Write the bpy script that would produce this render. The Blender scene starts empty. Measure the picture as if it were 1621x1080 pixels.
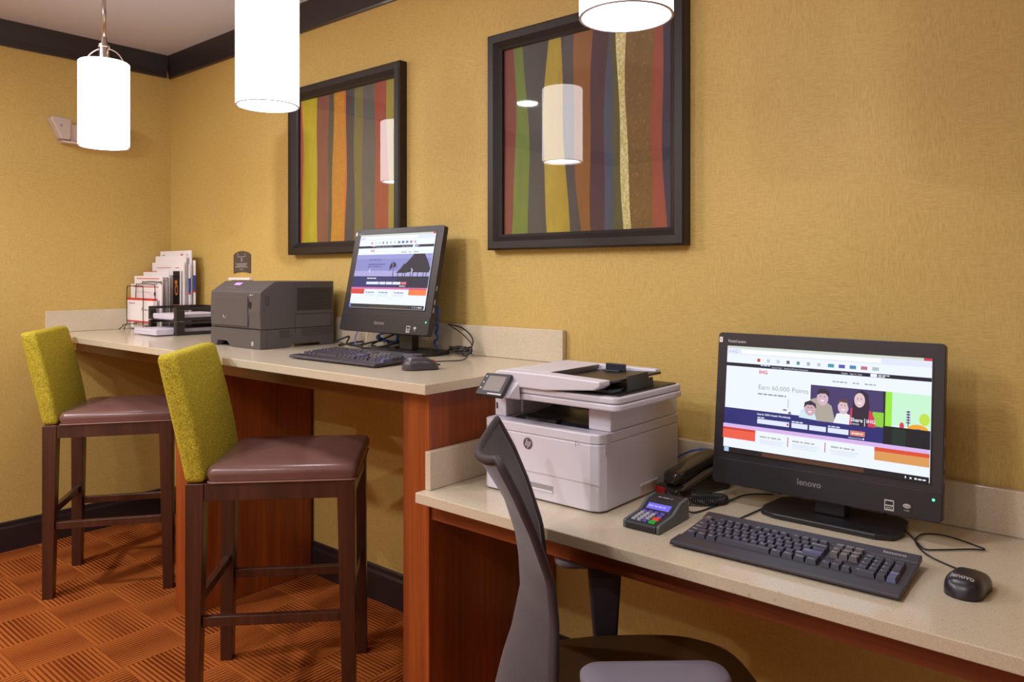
import bpy, bmesh, math, random
from mathutils import Vector, Matrix
random.seed(7)
S = bpy.context.scene
COL = S.collection
PI = math.pi
R = math.radians

# ------------------------------------------------------------------ materials
def lin(c):
    return tuple(((v/255)/12.92 if v/255 <= .04045 else ((v/255+.055)/1.055)**2.4) for v in c[:3])

def nodes(name):
    m = bpy.data.materials.new(name); m.use_nodes = True
    nt = m.node_tree; b = nt.nodes['Principled BSDF']
    return m, nt, b

def N(nt, t, **k):
    n = nt.nodes.new(t)
    for a, v in k.items():
        if a.startswith('i_'):
            n.inputs[a[2:].replace('_', ' ')].default_value = v
        else:
            setattr(n, a, v)
    return n

def mix_color(nt, fac, a, b):
    m = nt.nodes.new('ShaderNodeMix'); m.data_type = 'RGBA'
    if isinstance(fac, (int, float)): m.inputs[0].default_value = fac
    else: nt.links.new(fac, m.inputs[0])
    for i, v in ((6, a), (7, b)):
        if isinstance(v, tuple): m.inputs[i].default_value = (*v[:3], 1)
        else: nt.links.new(v, m.inputs[i])
    return m.outputs[2]

def math_n(nt, op, a, b=None, c=None):
    m = nt.nodes.new('ShaderNodeMath'); m.operation = op
    for i, v in enumerate((a, b, c)):
        if v is None: continue
        if isinstance(v, (int, float)): m.inputs[i].default_value = v
        else: nt.links.new(v, m.inputs[i])
    return m.outputs[0]

def coords(nt, scale=(1, 1, 1), kind='Object', rot=(0, 0, 0)):
    tc = nt.nodes.new('ShaderNodeTexCoord'); mp = nt.nodes.new('ShaderNodeMapping')
    mp.inputs['Scale'].default_value = scale; mp.inputs['Rotation'].default_value = rot
    nt.links.new(tc.outputs[kind], mp.inputs[0])
    return mp.outputs[0]

def noise(nt, vec, scale, detail=3, rough=.5):
    n = nt.nodes.new('ShaderNodeTexNoise'); n.inputs['Scale'].default_value = scale
    n.inputs['Detail'].default_value = detail; n.inputs['Roughness'].default_value = rough
    nt.links.new(vec, n.inputs['Vector'])
    return n.outputs['Fac']

def ramp(nt, fac, lo, hi):
    mr = nt.nodes.new('ShaderNodeMapRange'); mr.inputs[1].default_value = lo; mr.inputs[2].default_value = hi
    nt.links.new(fac, mr.inputs[0]); return mr.outputs[0]

def bump(nt, b, h, strength=.2, dist=.002):
    bn = nt.nodes.new('ShaderNodeBump'); bn.inputs['Strength'].default_value = strength
    bn.inputs['Distance'].default_value = dist
    nt.links.new(h, bn.inputs['Height']); nt.links.new(bn.outputs[0], b.inputs['Normal'])

def plain(name, c, rough=.5, metal=0, var=.06, scale=40, coat=0, bmp=0):
    m, nt, b = nodes(name)
    c = lin(c)
    f = noise(nt, coords(nt), scale)
    col = mix_color(nt, f, tuple(v*(1-var) for v in c), tuple(min(1, v*(1+var)) for v in c))
    nt.links.new(col, b.inputs['Base Color'])
    b.inputs['Roughness'].default_value = rough; b.inputs['Metallic'].default_value = metal
    b.inputs['Coat Weight'].default_value = coat
    if bmp: bump(nt, b, f, bmp, .001)
    return m

def emit(name, c, s=1.0):
    m, nt, b = nodes(name)
    b.inputs['Base Color'].default_value = (0, 0, 0, 1)
    b.inputs['Emission Color'].default_value = (*lin(c), 1); b.inputs['Emission Strength'].default_value = s
    b.inputs['Roughness'].default_value = .6
    return m

def wood(name, c1, c2, rough=.35, grain=(1, 1, .04), coat=.25):
    m, nt, b = nodes(name)
    v = coords(nt, grain)
    f = noise(nt, v, 60, 5, .6)
    g = noise(nt, coords(nt, grain), 9, 2)
    col = mix_color(nt, ramp(nt, f, .35, .65), lin(c1), lin(c2))
    col = mix_color(nt, ramp(nt, g, .3, .8), col, lin(tuple(v*.8 for v in c1)))
    nt.links.new(col, b.inputs['Base Color'])
    b.inputs['Roughness'].default_value = rough; b.inputs['Coat Weight'].default_value = coat
    b.inputs['Coat Roughness'].default_value = .25
    return m

def wallpaper(name, c1, c2):
    m, nt, b = nodes(name)
    tc = nt.nodes.new('ShaderNodeTexCoord')
    def st(sc, s, d=3):
        mp = nt.nodes.new('ShaderNodeMapping'); mp.inputs['Scale'].default_value = sc
        nt.links.new(tc.outputs['Object'], mp.inputs[0]); return noise(nt, mp.outputs[0], s, d, .6)
    h1 = st((.16, .16, 1), 330); v1 = st((1, 1, .16), 350)
    patch = st((1, 1, 1), 9, 3); big = st((1, 1, 1), 2.5, 2)
    w = nt.nodes.new('ShaderNodeMix'); w.data_type = 'FLOAT'
    nt.links.new(ramp(nt, patch, .34, .66), w.inputs[0]); nt.links.new(h1, w.inputs[2]); nt.links.new(v1, w.inputs[3])
    f = w.outputs[0]
    col = mix_color(nt, ramp(nt, f, .24, .76), lin(c1), lin(c2))
    tint = mix_color(nt, ramp(nt, big, .35, .7), (1, 1, 1), (1.0, .985, .93))
    mm = nt.nodes.new('ShaderNodeMix'); mm.data_type = 'RGBA'; mm.blend_type = 'MULTIPLY'; mm.inputs[0].default_value = 1
    nt.links.new(col, mm.inputs[6]); nt.links.new(tint, mm.inputs[7])
    nt.links.new(mm.outputs[2], b.inputs['Base Color'])
    b.inputs['Roughness'].default_value = .6
    bump(nt, b, f, .18, .0012)
    return m

def carpet(name):
    m, nt, b = nodes(name)
    T = .235
    tc = nt.nodes.new('ShaderNodeTexCoord'); sp = nt.nodes.new('ShaderNodeSeparateXYZ')
    nt.links.new(tc.outputs['Object'], sp.inputs[0])
    x = math_n(nt, 'DIVIDE', math_n(nt, 'ADD', sp.outputs[0], 4.7-.86+.235*0), T)
    y = math_n(nt, 'DIVIDE', math_n(nt, 'ADD', sp.outputs[1], 4.7+.97), T)
    par = math_n(nt, 'MODULO', math_n(nt, 'ADD', math_n(nt, 'FLOOR', x), math_n(nt, 'FLOOR', y)), 2)
    fx = math_n(nt, 'FRACT', x); fy = math_n(nt, 'FRACT', y)
    mx = nt.nodes.new('ShaderNodeMix'); mx.data_type = 'FLOAT'
    nt.links.new(par, mx.inputs[0]); nt.links.new(fx, mx.inputs[2]); nt.links.new(fy, mx.inputs[3])
    s = mx.outputs[0]
    vec = coords(nt)
    nz = noise(nt, vec, 300, 3); nb = noise(nt, vec, 4, 2)
    st = math_n(nt, 'FRACT', math_n(nt, 'ADD', math_n(nt, 'MULTIPLY', s, 15), math_n(nt, 'MULTIPLY', nz, .35)))
    tri = math_n(nt, 'SUBTRACT', 1.0, math_n(nt, 'ABSOLUTE', math_n(nt, 'SUBTRACT', math_n(nt, 'MULTIPLY', s, 2), 1)))
    duty = math_n(nt, 'ADD', .22, math_n(nt, 'MULTIPLY', tri, .5))
    d = math_n(nt, 'MULTIPLY', math_n(nt, 'SUBTRACT', duty, st), 6)
    d = ramp(nt, d, -.6, .6)
    light = mix_color(nt, nz, lin((150, 78, 32)), lin((178, 102, 46)))
    dark = mix_color(nt, nz, lin((84, 32, 8)), lin((112, 48, 14)))
    col = mix_color(nt, d, light, dark)
    col = mix_color(nt, math_n(nt, 'MULTIPLY', ramp(nt, nb, .4, .7), .35), col, lin((150, 78, 30)))
    nt.links.new(col, b.inputs['Base Color']); b.inputs['Roughness'].default_value = .95
    b.inputs['Specular IOR Level'].default_value = .08
    bump(nt, b, math_n(nt, 'ADD', nz, math_n(nt, 'MULTIPLY', d, -.6)), .5, .003)
    return m

def quartz(name, c):
    m, nt, b = nodes(name); v = coords(nt); c = lin(c)
    f = noise(nt, v, 350, 2); g = noise(nt, v, 160, 3)
    col = mix_color(nt, ramp(nt, f, .3, .7), tuple(x*.88 for x in c), tuple(min(1, x*1.08) for x in c))
    col = mix_color(nt, ramp(nt, g, .66, .74), col, tuple(x*.62 for x in c))
    nt.links.new(col, b.inputs['Base Color']); b.inputs['Roughness'].default_value = .16
    b.inputs['Specular IOR Level'].default_value = .5
    return m

def fabric(name, c1, c2, scale=260, bmp=.5):
    m, nt, b = nodes(name); v = coords(nt)
    f = noise(nt, v, scale, 2, .7)
    col = mix_color(nt, ramp(nt, f, .32, .68), lin(c1), lin(c2))
    nt.links.new(col, b.inputs['Base Color']); b.inputs['Roughness'].default_value = .9
    b.inputs['Specular IOR Level'].default_value = .15
    bump(nt, b, f, bmp, .003)
    return m

def mesh_fabric(name):
    m, nt, b = nodes(name)
    tc = nt.nodes.new('ShaderNodeTexCoord'); mp = nt.nodes.new('ShaderNodeMapping'); mp.inputs['Rotation'].default_value = (0, 0, .6)
    nt.links.new(tc.outputs['UV'], mp.inputs[0])
    vo = nt.nodes.new('ShaderNodeTexVoronoi'); vo.inputs['Scale'].default_value = 330; vo.inputs['Randomness'].default_value = .15
    nt.links.new(mp.outputs[0], vo.inputs['Vector'])
    f = ramp(nt, vo.outputs['Distance'], .15, .55)
    col = mix_color(nt, f, lin((74, 65, 73)), lin((32, 27, 33)))
    nt.links.new(col, b.inputs['Base Color']); b.inputs['Roughness'].default_value = .75
    b.inputs['Sheen Weight'].default_value = .3
    bump(nt, b, f, .3, .001)
    return m

def paint_stripe(name, c, speck=None, amt=.75):
    m, nt, b = nodes(name)
    v = coords(nt, (1, 1, .3)); f = noise(nt, v, 30, 4, .7); c = lin(c)
    col = mix_color(nt, f, tuple(x*.75 for x in c), tuple(min(1, x*1.25) for x in c))
    if speck:
        g = noise(nt, coords(nt, (1, 1, .55)), 190, 4, .75)
        col = mix_color(nt, ramp(nt, g, amt-.22, amt-.14), col, lin(speck))
    nt.links.new(col, b.inputs['Base Color']); b.inputs['Roughness'].default_value = .6
    return m

def pane_glass(name):
    m = bpy.data.materials.new(name); m.use_nodes = True; nt = m.node_tree; nt.nodes.clear()
    o = nt.nodes.new('ShaderNodeOutputMaterial'); mx = nt.nodes.new('ShaderNodeMixShader')
    t = nt.nodes.new('ShaderNodeBsdfTransparent'); g = nt.nodes.new('ShaderNodeBsdfGlossy'); g.inputs['Roughness'].default_value = .015
    fr = nt.nodes.new('ShaderNodeFresnel'); fr.inputs[0].default_value = 1.7
    ge = nt.nodes.new('ShaderNodeNewGeometry')
    k = math_n(nt, 'MULTIPLY', fr.outputs[0], math_n(nt, 'SUBTRACT', 1.0, ge.outputs['Backfacing']))
    nt.links.new(k, mx.inputs[0]); nt.links.new(t.outputs[0], mx.inputs[1]); nt.links.new(g.outputs[0], mx.inputs[2])
    nt.links.new(mx.outputs[0], o.inputs[0])
    return m

M = {}
M['wall'] = wallpaper('woven_wallpaper', (180, 148, 77), (210, 181, 108))
M['ceiling'] = plain('ceiling_paint', (206, 204, 216), .85, var=.03, scale=3)
M['trim'] = plain('black_trim_paint', (40, 32, 34), .35, var=.12, scale=20, coat=.15)
M['floor'] = carpet('tiled_stripe_carpet')
M['quartz'] = quartz('cream_quartz', (206, 192, 168))
M['wood'] = wood('red_brown_veneer', (134, 60, 22), (166, 84, 34), .38)
M['woodh'] = wood('red_brown_veneer_horizontal', (112, 50, 22), (142, 70, 32), .4, (.04, 1, 1))
M['woodd'] = wood('dark_leg_wood', (62, 32, 22), (84, 46, 32), .3, coat=.35)
M['olive'] = fabric('olive_woven_fabric', (134, 118, 28), (204, 186, 62), 210, .7)
M['leather'] = plain('mauve_brown_leather', (116, 82, 76), .26, var=.12, scale=18, bmp=.1)
M['welt'] = plain('tan_welt_cord', (150, 112, 96), .5)
M['frame'] = plain('espresso_frame', (30, 20, 18), .48, var=.15, scale=30)
M['glass'] = pane_glass('picture_glass')
M['chrome'] = plain('brushed_nickel', (196, 184, 176), .22, 1, .03)
M['shade'] = emit('glowing_white_shade', (255, 248, 250), 7.5)
M['bulb'] = emit('glowing_bulb', (255, 242, 234), 14)
M['white_plastic'] = plain('white_printer_plastic', (212, 208, 220), .38, var=.02)
M['white_seam'] = plain('grey_seam', (150, 144, 146), .6)
M['black_plastic'] = plain('black_plastic', (34, 30, 34), .38, var=.1, scale=60)
M['bezel'] = plain('monitor_black_plastic', (38, 33, 42), .36, var=.06, scale=60)
M['chin'] = plain('monitor_chin_plastic', (28, 24, 31), .42, var=.06)
M['grey_printer'] = plain('charcoal_printer_plastic', (82, 76, 76), .5, var=.06, scale=60)
M['grey_dark'] = plain('dark_charcoal_plastic', (44, 40, 42), .5, var=.08)
M['tray_black'] = plain('black_tray_plastic', (38, 33, 33), .4, var=.08)
M['tray_blue'] = plain('blue_black_tray_plastic', (40, 44, 56), .25, var=.08)
M['paper'] = plain('white_paper', (236, 230, 232), .8, var=.03, scale=90)
M['paper_l'] = plain('paper_edges', (214, 206, 222), .8, var=.08, scale=400)
M['red'] = plain('red_print', (206, 48, 34), .6)
M['blue_print'] = plain('blue_print', (52, 74, 150), .6)
M['orange_print'] = plain('orange_print', (206, 120, 50), .6)
M['black_print'] = plain('black_print', (26, 20, 20), .5)
M['grey_print'] = plain('grey_print', (140, 132, 136), .6)
M['wire'] = plain('black_wire', (34, 28, 28), .35, .5)
M['cable'] = plain('black_cable', (28, 25, 27), .45)
M['cable_blue'] = plain('blue_cable', (64, 98, 186), .45)
M['cable_violet'] = plain('violet_cable', (130, 124, 210), .45)
M['key'] = plain('keycap_black', (58, 55, 72), .36, var=.06)
M['key_blue'] = plain('keycap_slate_blue', (84, 86, 128), .38)
M['key_grey'] = plain('keycap_grey', (88, 80, 84), .4)
M['legend'] = plain('white_legend', (226, 222, 230), .6)
M['kb'] = plain('keyboard_case', (54, 50, 60), .4, var=.06)
M['mouse'] = plain('mouse_shell', (40, 35, 44), .3, var=.06)
M['mouse_grey'] = plain('mouse_shell_grey', (66, 60, 66), .34)
M['logo'] = plain('silver_logo', (190, 186, 192), .4, .3)
M['logo_dim'] = plain('dim_silver_logo', (130, 124, 130), .4, .3)
M['hp_disc'] = plain('grey_logo_disc', (104, 100, 104), .3, .3)
M['phone'] = plain('phone_black_plastic', (40, 33, 30), .22, var=.08, coat=.3)
M['phone_side'] = plain('phone_grey_plastic', (78, 66, 56), .35)
M['term_side'] = plain('terminal_grey_plastic', (88, 92, 96), .45)
M['term_top'] = plain('terminal_black_plastic', (44, 42, 46), .45)
M['lcd'] = emit('blue_lcd', (120, 110, 240), .9)
M['lcd_t'] = emit('lcd_text', (190, 180, 255), 1.0)
M['k_grey'] = plain('terminal_key_grey', (150, 150, 160), .5)
M['k_violet'] = plain('terminal_key_violet', (90, 70, 170), .5)
M['k_green'] = plain('terminal_key_green', (20, 170, 50), .5)
M['k_red'] = plain('terminal_key_red', (226, 66, 40), .5)
M['led_green'] = emit('green_led', (70, 255, 150), 2.5)
M['led_violet'] = emit('violet_display', (214, 150, 255), 1.6)
M['red_led'] = plain('red_wheel', (210, 50, 36), .4)
M['redglass'] = plain('red_lens', (150, 24, 20), .3)
M['lcd_grey'] = plain('sleeping_touch_screen', (136, 128, 124), .2)
M['cmesh'] = mesh_fabric('charcoal_chair_mesh')
M['cframe'] = plain('charcoal_chair_frame', (56, 49, 56), .55, var=.08)
M['seat'] = plain('dark_brown_seat_leather', (92, 66, 38), .42, var=.1, scale=20)
M['armpad'] = plain('grey_arm_pad', (108, 100, 112), .6)
M['plaque'] = plain('bronze_grey_plaque', (84, 72, 66), .5)
M['fixture'] = plain('almond_plastic', (206, 186, 176), .5, var=.03)
M['fixture_s'] = plain('almond_plastic_dark', (192, 174, 164), .5)
M['downlight'] = emit('downlight_lens', (255, 244, 238), 10)

# ------------------------------------------------------------------ mesh builder
_txt = {}
def text_geo(s, bold=False):
    k = (s, bold)
    if k not in _txt:
        cu = bpy.data.curves.new('t', 'FONT'); cu.body = s; cu.size = 1; cu.resolution_u = 2
        cu.offset = .018 if bold else 0
        ob = bpy.data.objects.new('t', cu)
        me = bpy.data.meshes.new_from_object(ob)
        vs = [v.co.copy() for v in me.vertices]; fs = [tuple(p.vertices) for p in me.polygons]
        bpy.data.objects.remove(ob); bpy.data.meshes.remove(me); bpy.data.curves.remove(cu)
        _txt[k] = (vs, fs)
    return _txt[k]

class MB:
    def __init__(s): s.v = []; s.f = []; s.m = []; s.uv = None
    def add(s, vs, fs, mi=0):
        o = len(s.v); s.v += [Vector(p) for p in vs]; s.f += [tuple(i+o for i in f) for f in fs]; s.m += [mi]*len(fs); return s
    def poly(s, pts, mi=0): return s.add(pts, [tuple(range(len(pts)))], mi)
    def box(s, x0, x1, y0, y1, z0, z1, mi=0):
        return s.add([(x0,y0,z0),(x1,y0,z0),(x1,y1,z0),(x0,y1,z0),(x0,y0,z1),(x1,y0,z1),(x1,y1,z1),(x0,y1,z1)],
                     [(0,3,2,1),(4,5,6,7),(0,1,5,4),(1,2,6,5),(2,3,7,6),(3,0,4,7)], mi)
    def hexa(s, b, t, mi=0):
        return s.add(list(b)+list(t), [(0,3,2,1),(4,5,6,7),(0,1,5,4),(1,2,6,5),(2,3,7,6),(3,0,4,7)], mi)
    def prism(s, pts, ax, a0, a1, mi=0):
        n = len(pts)
        mk = {'x': lambda p, a: (a, p[0], p[1]), 'y': lambda p, a: (p[0], a, p[1]), 'z': lambda p, a: (p[0], p[1], a)}[ax]
        vs = [mk(p, a0) for p in pts]+[mk(p, a1) for p in pts]
        fs = [tuple(range(n-1, -1, -1)), tuple(range(n, 2*n))]+[(i, (i+1) % n, n+(i+1) % n, n+i) for i in range(n)]
        return s.add(vs, fs, mi)
    def tube(s, path, r, n=8, closed=False, mi=0):
        P = [Vector(p) for p in path]; L = len(P); rr = r if isinstance(r, (list, tuple)) else [r]*L
        up = None; vs = []; fs = []
        for i in range(L):
            if closed: t = P[(i+1) % L]-P[i-1]
            else: t = P[min(i+1, L-1)]-P[max(i-1, 0)]
            t.normalize()
            if up is None:
                up = t.orthogonal().normalized()
            else:
                up = (up-t*up.dot(t))
                up = up.normalized() if up.length > 1e-6 else t.orthogonal().normalized()
            b = t.cross(up)
            for k in range(n):
                a = 2*PI*k/n; vs.append(P[i]+(up*math.cos(a)+b*math.sin(a))*rr[i])
        for i in range(L if closed else L-1):
            j = (i+1) % L
            for k in range(n): fs.append((i*n+k, i*n+(k+1) % n, j*n+(k+1) % n, j*n+k))
        if not closed: fs += [tuple(range(n-1, -1, -1)), tuple((L-1)*n+k for k in range(n))]
        return s.add(vs, fs, mi)
    def lathe(s, prof, n=32, c=(0, 0, 0), mi=0, close=False):
        vs = []; fs = []; L = len(prof)
        for r, z in prof:
            for k in range(n): a = 2*PI*k/n; vs.append((c[0]+r*math.cos(a), c[1]+r*math.sin(a), c[2]+z))
        for i in range(L if close else L-1):
            j = (i+1) % L
            for k in range(n): fs.append((i*n+k, i*n+(k+1) % n, j*n+(k+1) % n, j*n+k))
        if not close:
            if prof[0][0] > 1e-6: fs.append(tuple(range(n-1, -1, -1)))
            if prof[-1][0] > 1e-6: fs.append(tuple((L-1)*n+k for k in range(n)))
        return s.add(vs, fs, mi)
    def grid(s, fn, nu, nv, mi=0):
        vs = [fn(i/nu, j/nv) for j in range(nv+1) for i in range(nu+1)]
        fs = [(j*(nu+1)+i, j*(nu+1)+i+1, (j+1)*(nu+1)+i+1, (j+1)*(nu+1)+i) for j in range(nv) for i in range(nu)]
        return s.add(vs, fs, mi)
    def text(s, t, o, ux, uy, size, mi=0, align='l', bold=False, n=.0002):
        vs, fs = text_geo(t, bold)
        if not vs: return s
        w = max(v.x for v in vs)
        dx = {'l': 0, 'c': -w/2, 'r': -w}[align]
        o = Vector(o); ux = Vector(ux).normalized(); uy = Vector(uy).normalized(); nn = ux.cross(uy)*n
        return s.add([o+nn+ux*(v.x+dx)*size+uy*v.y*size for v in vs], fs, mi)
    def words(s, o, ux, uy, length, h, mi=0, seed=1, n=.0005):
        # a line of print too small to read: word-length strokes
        rg = random.Random(seed); o = Vector(o); ux = Vector(ux).normalized(); uy = Vector(uy).normalized(); nn = ux.cross(uy)*n; x = 0
        while x < length:
            w_ = min(length-x, h*rg.uniform(1.6, 4.5))
            s.add([o+nn+ux*x, o+nn+ux*(x+w_), o+nn+ux*(x+w_)+uy*h, o+nn+ux*x+uy*h], [(0, 1, 2, 3)], mi); x += w_+h*.7
        return s
    def xf(s, m): s.v = [m @ p for p in s.v]; return s
    def build(s, name, mats, parent=None, bevel=0, smooth=False, sub=0, seg=2, solid=0, sol_off=0, fixn=True, world=False, uvs=None):
        mats = mats if isinstance(mats, (list, tuple)) else [mats]
        org = Vector((0, 0, 0))
        if parent is not None and world:
            p = parent
            while p: org = org+p.location; p = p.parent
        if parent is None:
            xs = [p.x for p in s.v]; ys = [p.y for p in s.v]; zs = [p.z for p in s.v]
            org = Vector(((min(xs)+max(xs))/2, (min(ys)+max(ys))/2, min(zs)))
        me = bpy.data.meshes.new(name)
        me.from_pydata([p-org for p in s.v], [], s.f)
        for m in mats: me.materials.append(m)
        me.polygons.foreach_set('material_index', s.m)
        if uvs is not None:
            l = me.uv_layers.new(name='UVMap')
            for lp in me.loops: l.data[lp.index].uv = uvs[lp.vertex_index]
        me.update()
        if fixn:
            bm = bmesh.new(); bm.from_mesh(me); bmesh.ops.recalc_face_normals(bm, faces=bm.faces); bm.to_mesh(me); bm.free()
        o = bpy.data.objects.new(name, me); COL.objects.link(o)
        if parent is not None: o.parent = parent
        else: o.location = org
        if solid:
            m = o.modifiers.new('solid', 'SOLIDIFY'); m.thickness = solid; m.offset = sol_off
        if bevel:
            m = o.modifiers.new('bevel', 'BEVEL'); m.width = bevel; m.segments = seg; m.limit_method = 'ANGLE'; m.angle_limit = R(35)
        if sub:
            m = o.modifiers.new('sub', 'SUBSURF'); m.levels = sub; m.render_levels = sub
        if smooth:
            me.polygons.foreach_set('use_smooth', [True]*len(me.polygons))
        return o

def cr(pts, n=8, closed=False):
    P = [Vector(p) for p in pts]; out = []; L = len(P)
    for i in range(L if closed else L-1):
        g = (lambda k: P[k % L]) if closed else (lambda k: P[min(max(k, 0), L-1)])
        a, b, c, d = g(i-1), g(i), g(i+1), g(i+2)
        for j in range(n):
            t = j/n
            out.append(.5*((2*b)+(c-a)*t+(2*a-5*b+4*c-d)*t*t+(3*b-a-3*c+d)*t**3))
    if not closed: out.append(P[-1])
    return out

def rrect(x0, x1, y0, y1, r, n=5):
    pts = []
    for cx, cy, a0 in ((x1-r, y1-r, 0), (x0+r, y1-r, 90), (x0+r, y0+r, 180), (x1-r, y0+r, 270)):
        for k in range(n+1):
            a = R(a0+90*k/n); pts.append((cx+r*math.cos(a), cy+r*math.sin(a)))
    return pts

def ell(cx, cy, rx, ry, n=16): return [(cx+rx*math.cos(2*PI*k/n), cy+ry*math.sin(2*PI*k/n)) for k in range(n)]

def tag(o, label, cat, group=None):
    o['label'] = label; o['category'] = cat
    if group: o['group'] = group
    return o

def thing(name, label, cat, loc, rz=0, group=None):
    o = bpy.data.objects.new(name, None); COL.objects.link(o)
    o.location = loc; o.rotation_euler = (0, 0, rz); o.empty_display_size = .05
    return tag(o, label, cat, group)

def struct(o): o['kind'] = 'structure'; return o

def copy_thing(root, loc, rz, label):
    def cp(o, parent):
        c = o.copy(); COL.objects.link(c); c.parent = parent
        for ch in list(o.children): cp(ch, c)
        return c
    r = cp(root, None); r.location = loc; r.rotation_euler = (0, 0, rz); r['label'] = label
    return r

# ------------------------------------------------------------------ room shell
RX, RY, RZ = 6.6, -4.6, 2.585
CAMX, CAMY, CAMZ = 4.269, -2.045, 1.352
struct(MB().box(-.1, RX+.1, RY-.1, .1, -.1, 0).build('floor', M['floor']))
bpy.data.objects['floor'].location  # object coordinates are centred; the carpet grid allows for it
struct(MB().box(-.1, RX+.1, RY-.1, .1, RZ, RZ+.1).build('ceiling', M['ceiling']))
struct(MB().box(-.1, 0, RY, 0, 0, RZ).build('wall_left', M['wall']))
struct(MB().box(-.1, RX+.1, 0, .1, 0, RZ).build('wall_back', M['wall']))
struct(MB().box(RX, RX+.1, RY, 0, 0, RZ).build('wall_right', M['wall']))
struct(MB().box(-.1, RX+.1, RY-.1, RY, 0, RZ).build('wall_front', M['wall']))
def crown(name, horiz):
    # flat dark crown band with a small lip
    prof = [(0, 2.463), (-.010, 2.463), (-.014, 2.470), (-.018, 2.50), (-.030, 2.565), (-.034, RZ), (0, RZ)]
    mb = MB()
    if horiz == 'back': mb.prism(prof, 'x', 0, RX)
    elif horiz == 'left': mb.prism([(-a, b) for a, b in prof], 'y', RY, -.03)
    elif horiz == 'right': mb.prism([(RX+a, b) for a, b in prof], 'y', RY, -.03)
    else: mb.prism([(RY-a, b) for a, b in prof], 'x', .034, RX-.034)
    return struct(mb.build(name, M['trim']))
crown('trim_1', 'back'); crown('trim_2', 'left'); crown('trim_3', 'right'); crown('trim_4', 'front')
bp = [(0, 0), (-.016, 0), (-.016, .112), (-.010, .122), (-.010, .138), (-.006, .143), (0, .143)]
struct(MB().prism(bp, 'x', .016, 1.279).prism(bp, 'x', 1.375, 2.638).prism(bp, 'x', 2.746, RX-.016).build('baseboard_back', M['trim']))
struct(MB().prism([(-a, b) for a, b in bp], 'y', RY+.016, 0).build('baseboard_left', M['trim']))
struct(MB().prism([(RX+a, b) for a, b in bp], 'y', RY+.016, 0).build('baseboard_right', M['trim']))
struct(MB().prism([(RY-a, b) for a, b in bp], 'x', 0, RX).build('baseboard_front', M['trim']))

# ------------------------------------------------------------------ counters
hc = thing('countertop', 'high cream stone counter running along the wall to the corner', 'countertop', (1.39, -.32, 1.027), 0, )
MB().box(.001, 2.787, -.648, -.001, 1.027, 1.055).build('slab', M['quartz'], hc, .002, world=True)
MB().box(.021, 2.782, -.021, -.001, 1.0555, 1.165).build('backsplash', M['quartz'], hc, .002, world=True)
MB().box(.001, .0205, -.645, -.001, 1.0555, 1.165).build('side_splash', M['quartz'], hc, .002, world=True)
hb = thing('counter_base', 'red-brown wood panels holding up the high stone counter', 'counter base', (1.39, -.3, 0))
MB().box(2.639, 2.745, -.594, -.017, 0, 1.0265).build('end_panel', M['wood'], hb, .002, world=True)
MB().box(1.28, 1.374, -.594, -.017, 0, 1.0265).build('support_panel', M['wood'], hb, .002, world=True)
MB().box(1.3745, 2.6385, -.545, -.52, .968, 1.0265).build('apron', M['woodh'], hb, world=True)
MB().box(.13, 1.2795, -.545, -.52, .968, 1.0265).build('apron', M['woodh'], hb, world=True)
MB().box(.002, .1295, -.545, -.52, .968, 1.0265).build('end_filler', M['wall'], hb, world=True)['label'] = 'tan papered filler block'
lc = thing('countertop', 'lower cream stone desk top under the white printer', 'countertop', (4.6, -.32, .732))
MB().box(2.748, RX-.002, -.648, -.001, .732, .76).build('slab', M['quartz'], lc, .002, world=True)
MB().box(2.77, RX-.002, -.021, -.001, .7605, .865).build('backsplash', M['quartz'], lc, .002, world=True)
MB().box(2.7485, 2.7695, -.612, -.001, .7605, .865).build('side_splash', M['quartz'], lc, .002, world=True)
lb = thing('desk_base', 'dark red-brown wooden apron and panel under the lower stone desk', 'desk base', (4.6, -.3, 0))
MB().box(2.7465, 5.0, -.585, -.56, .672, .7315).build('apron', M['woodh'], lb, world=True)
MB().box(5.0, 5.09, -.594, -.017, 0, .7315).build('end_panel', M['wood'], lb, .002, world=True)

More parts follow.
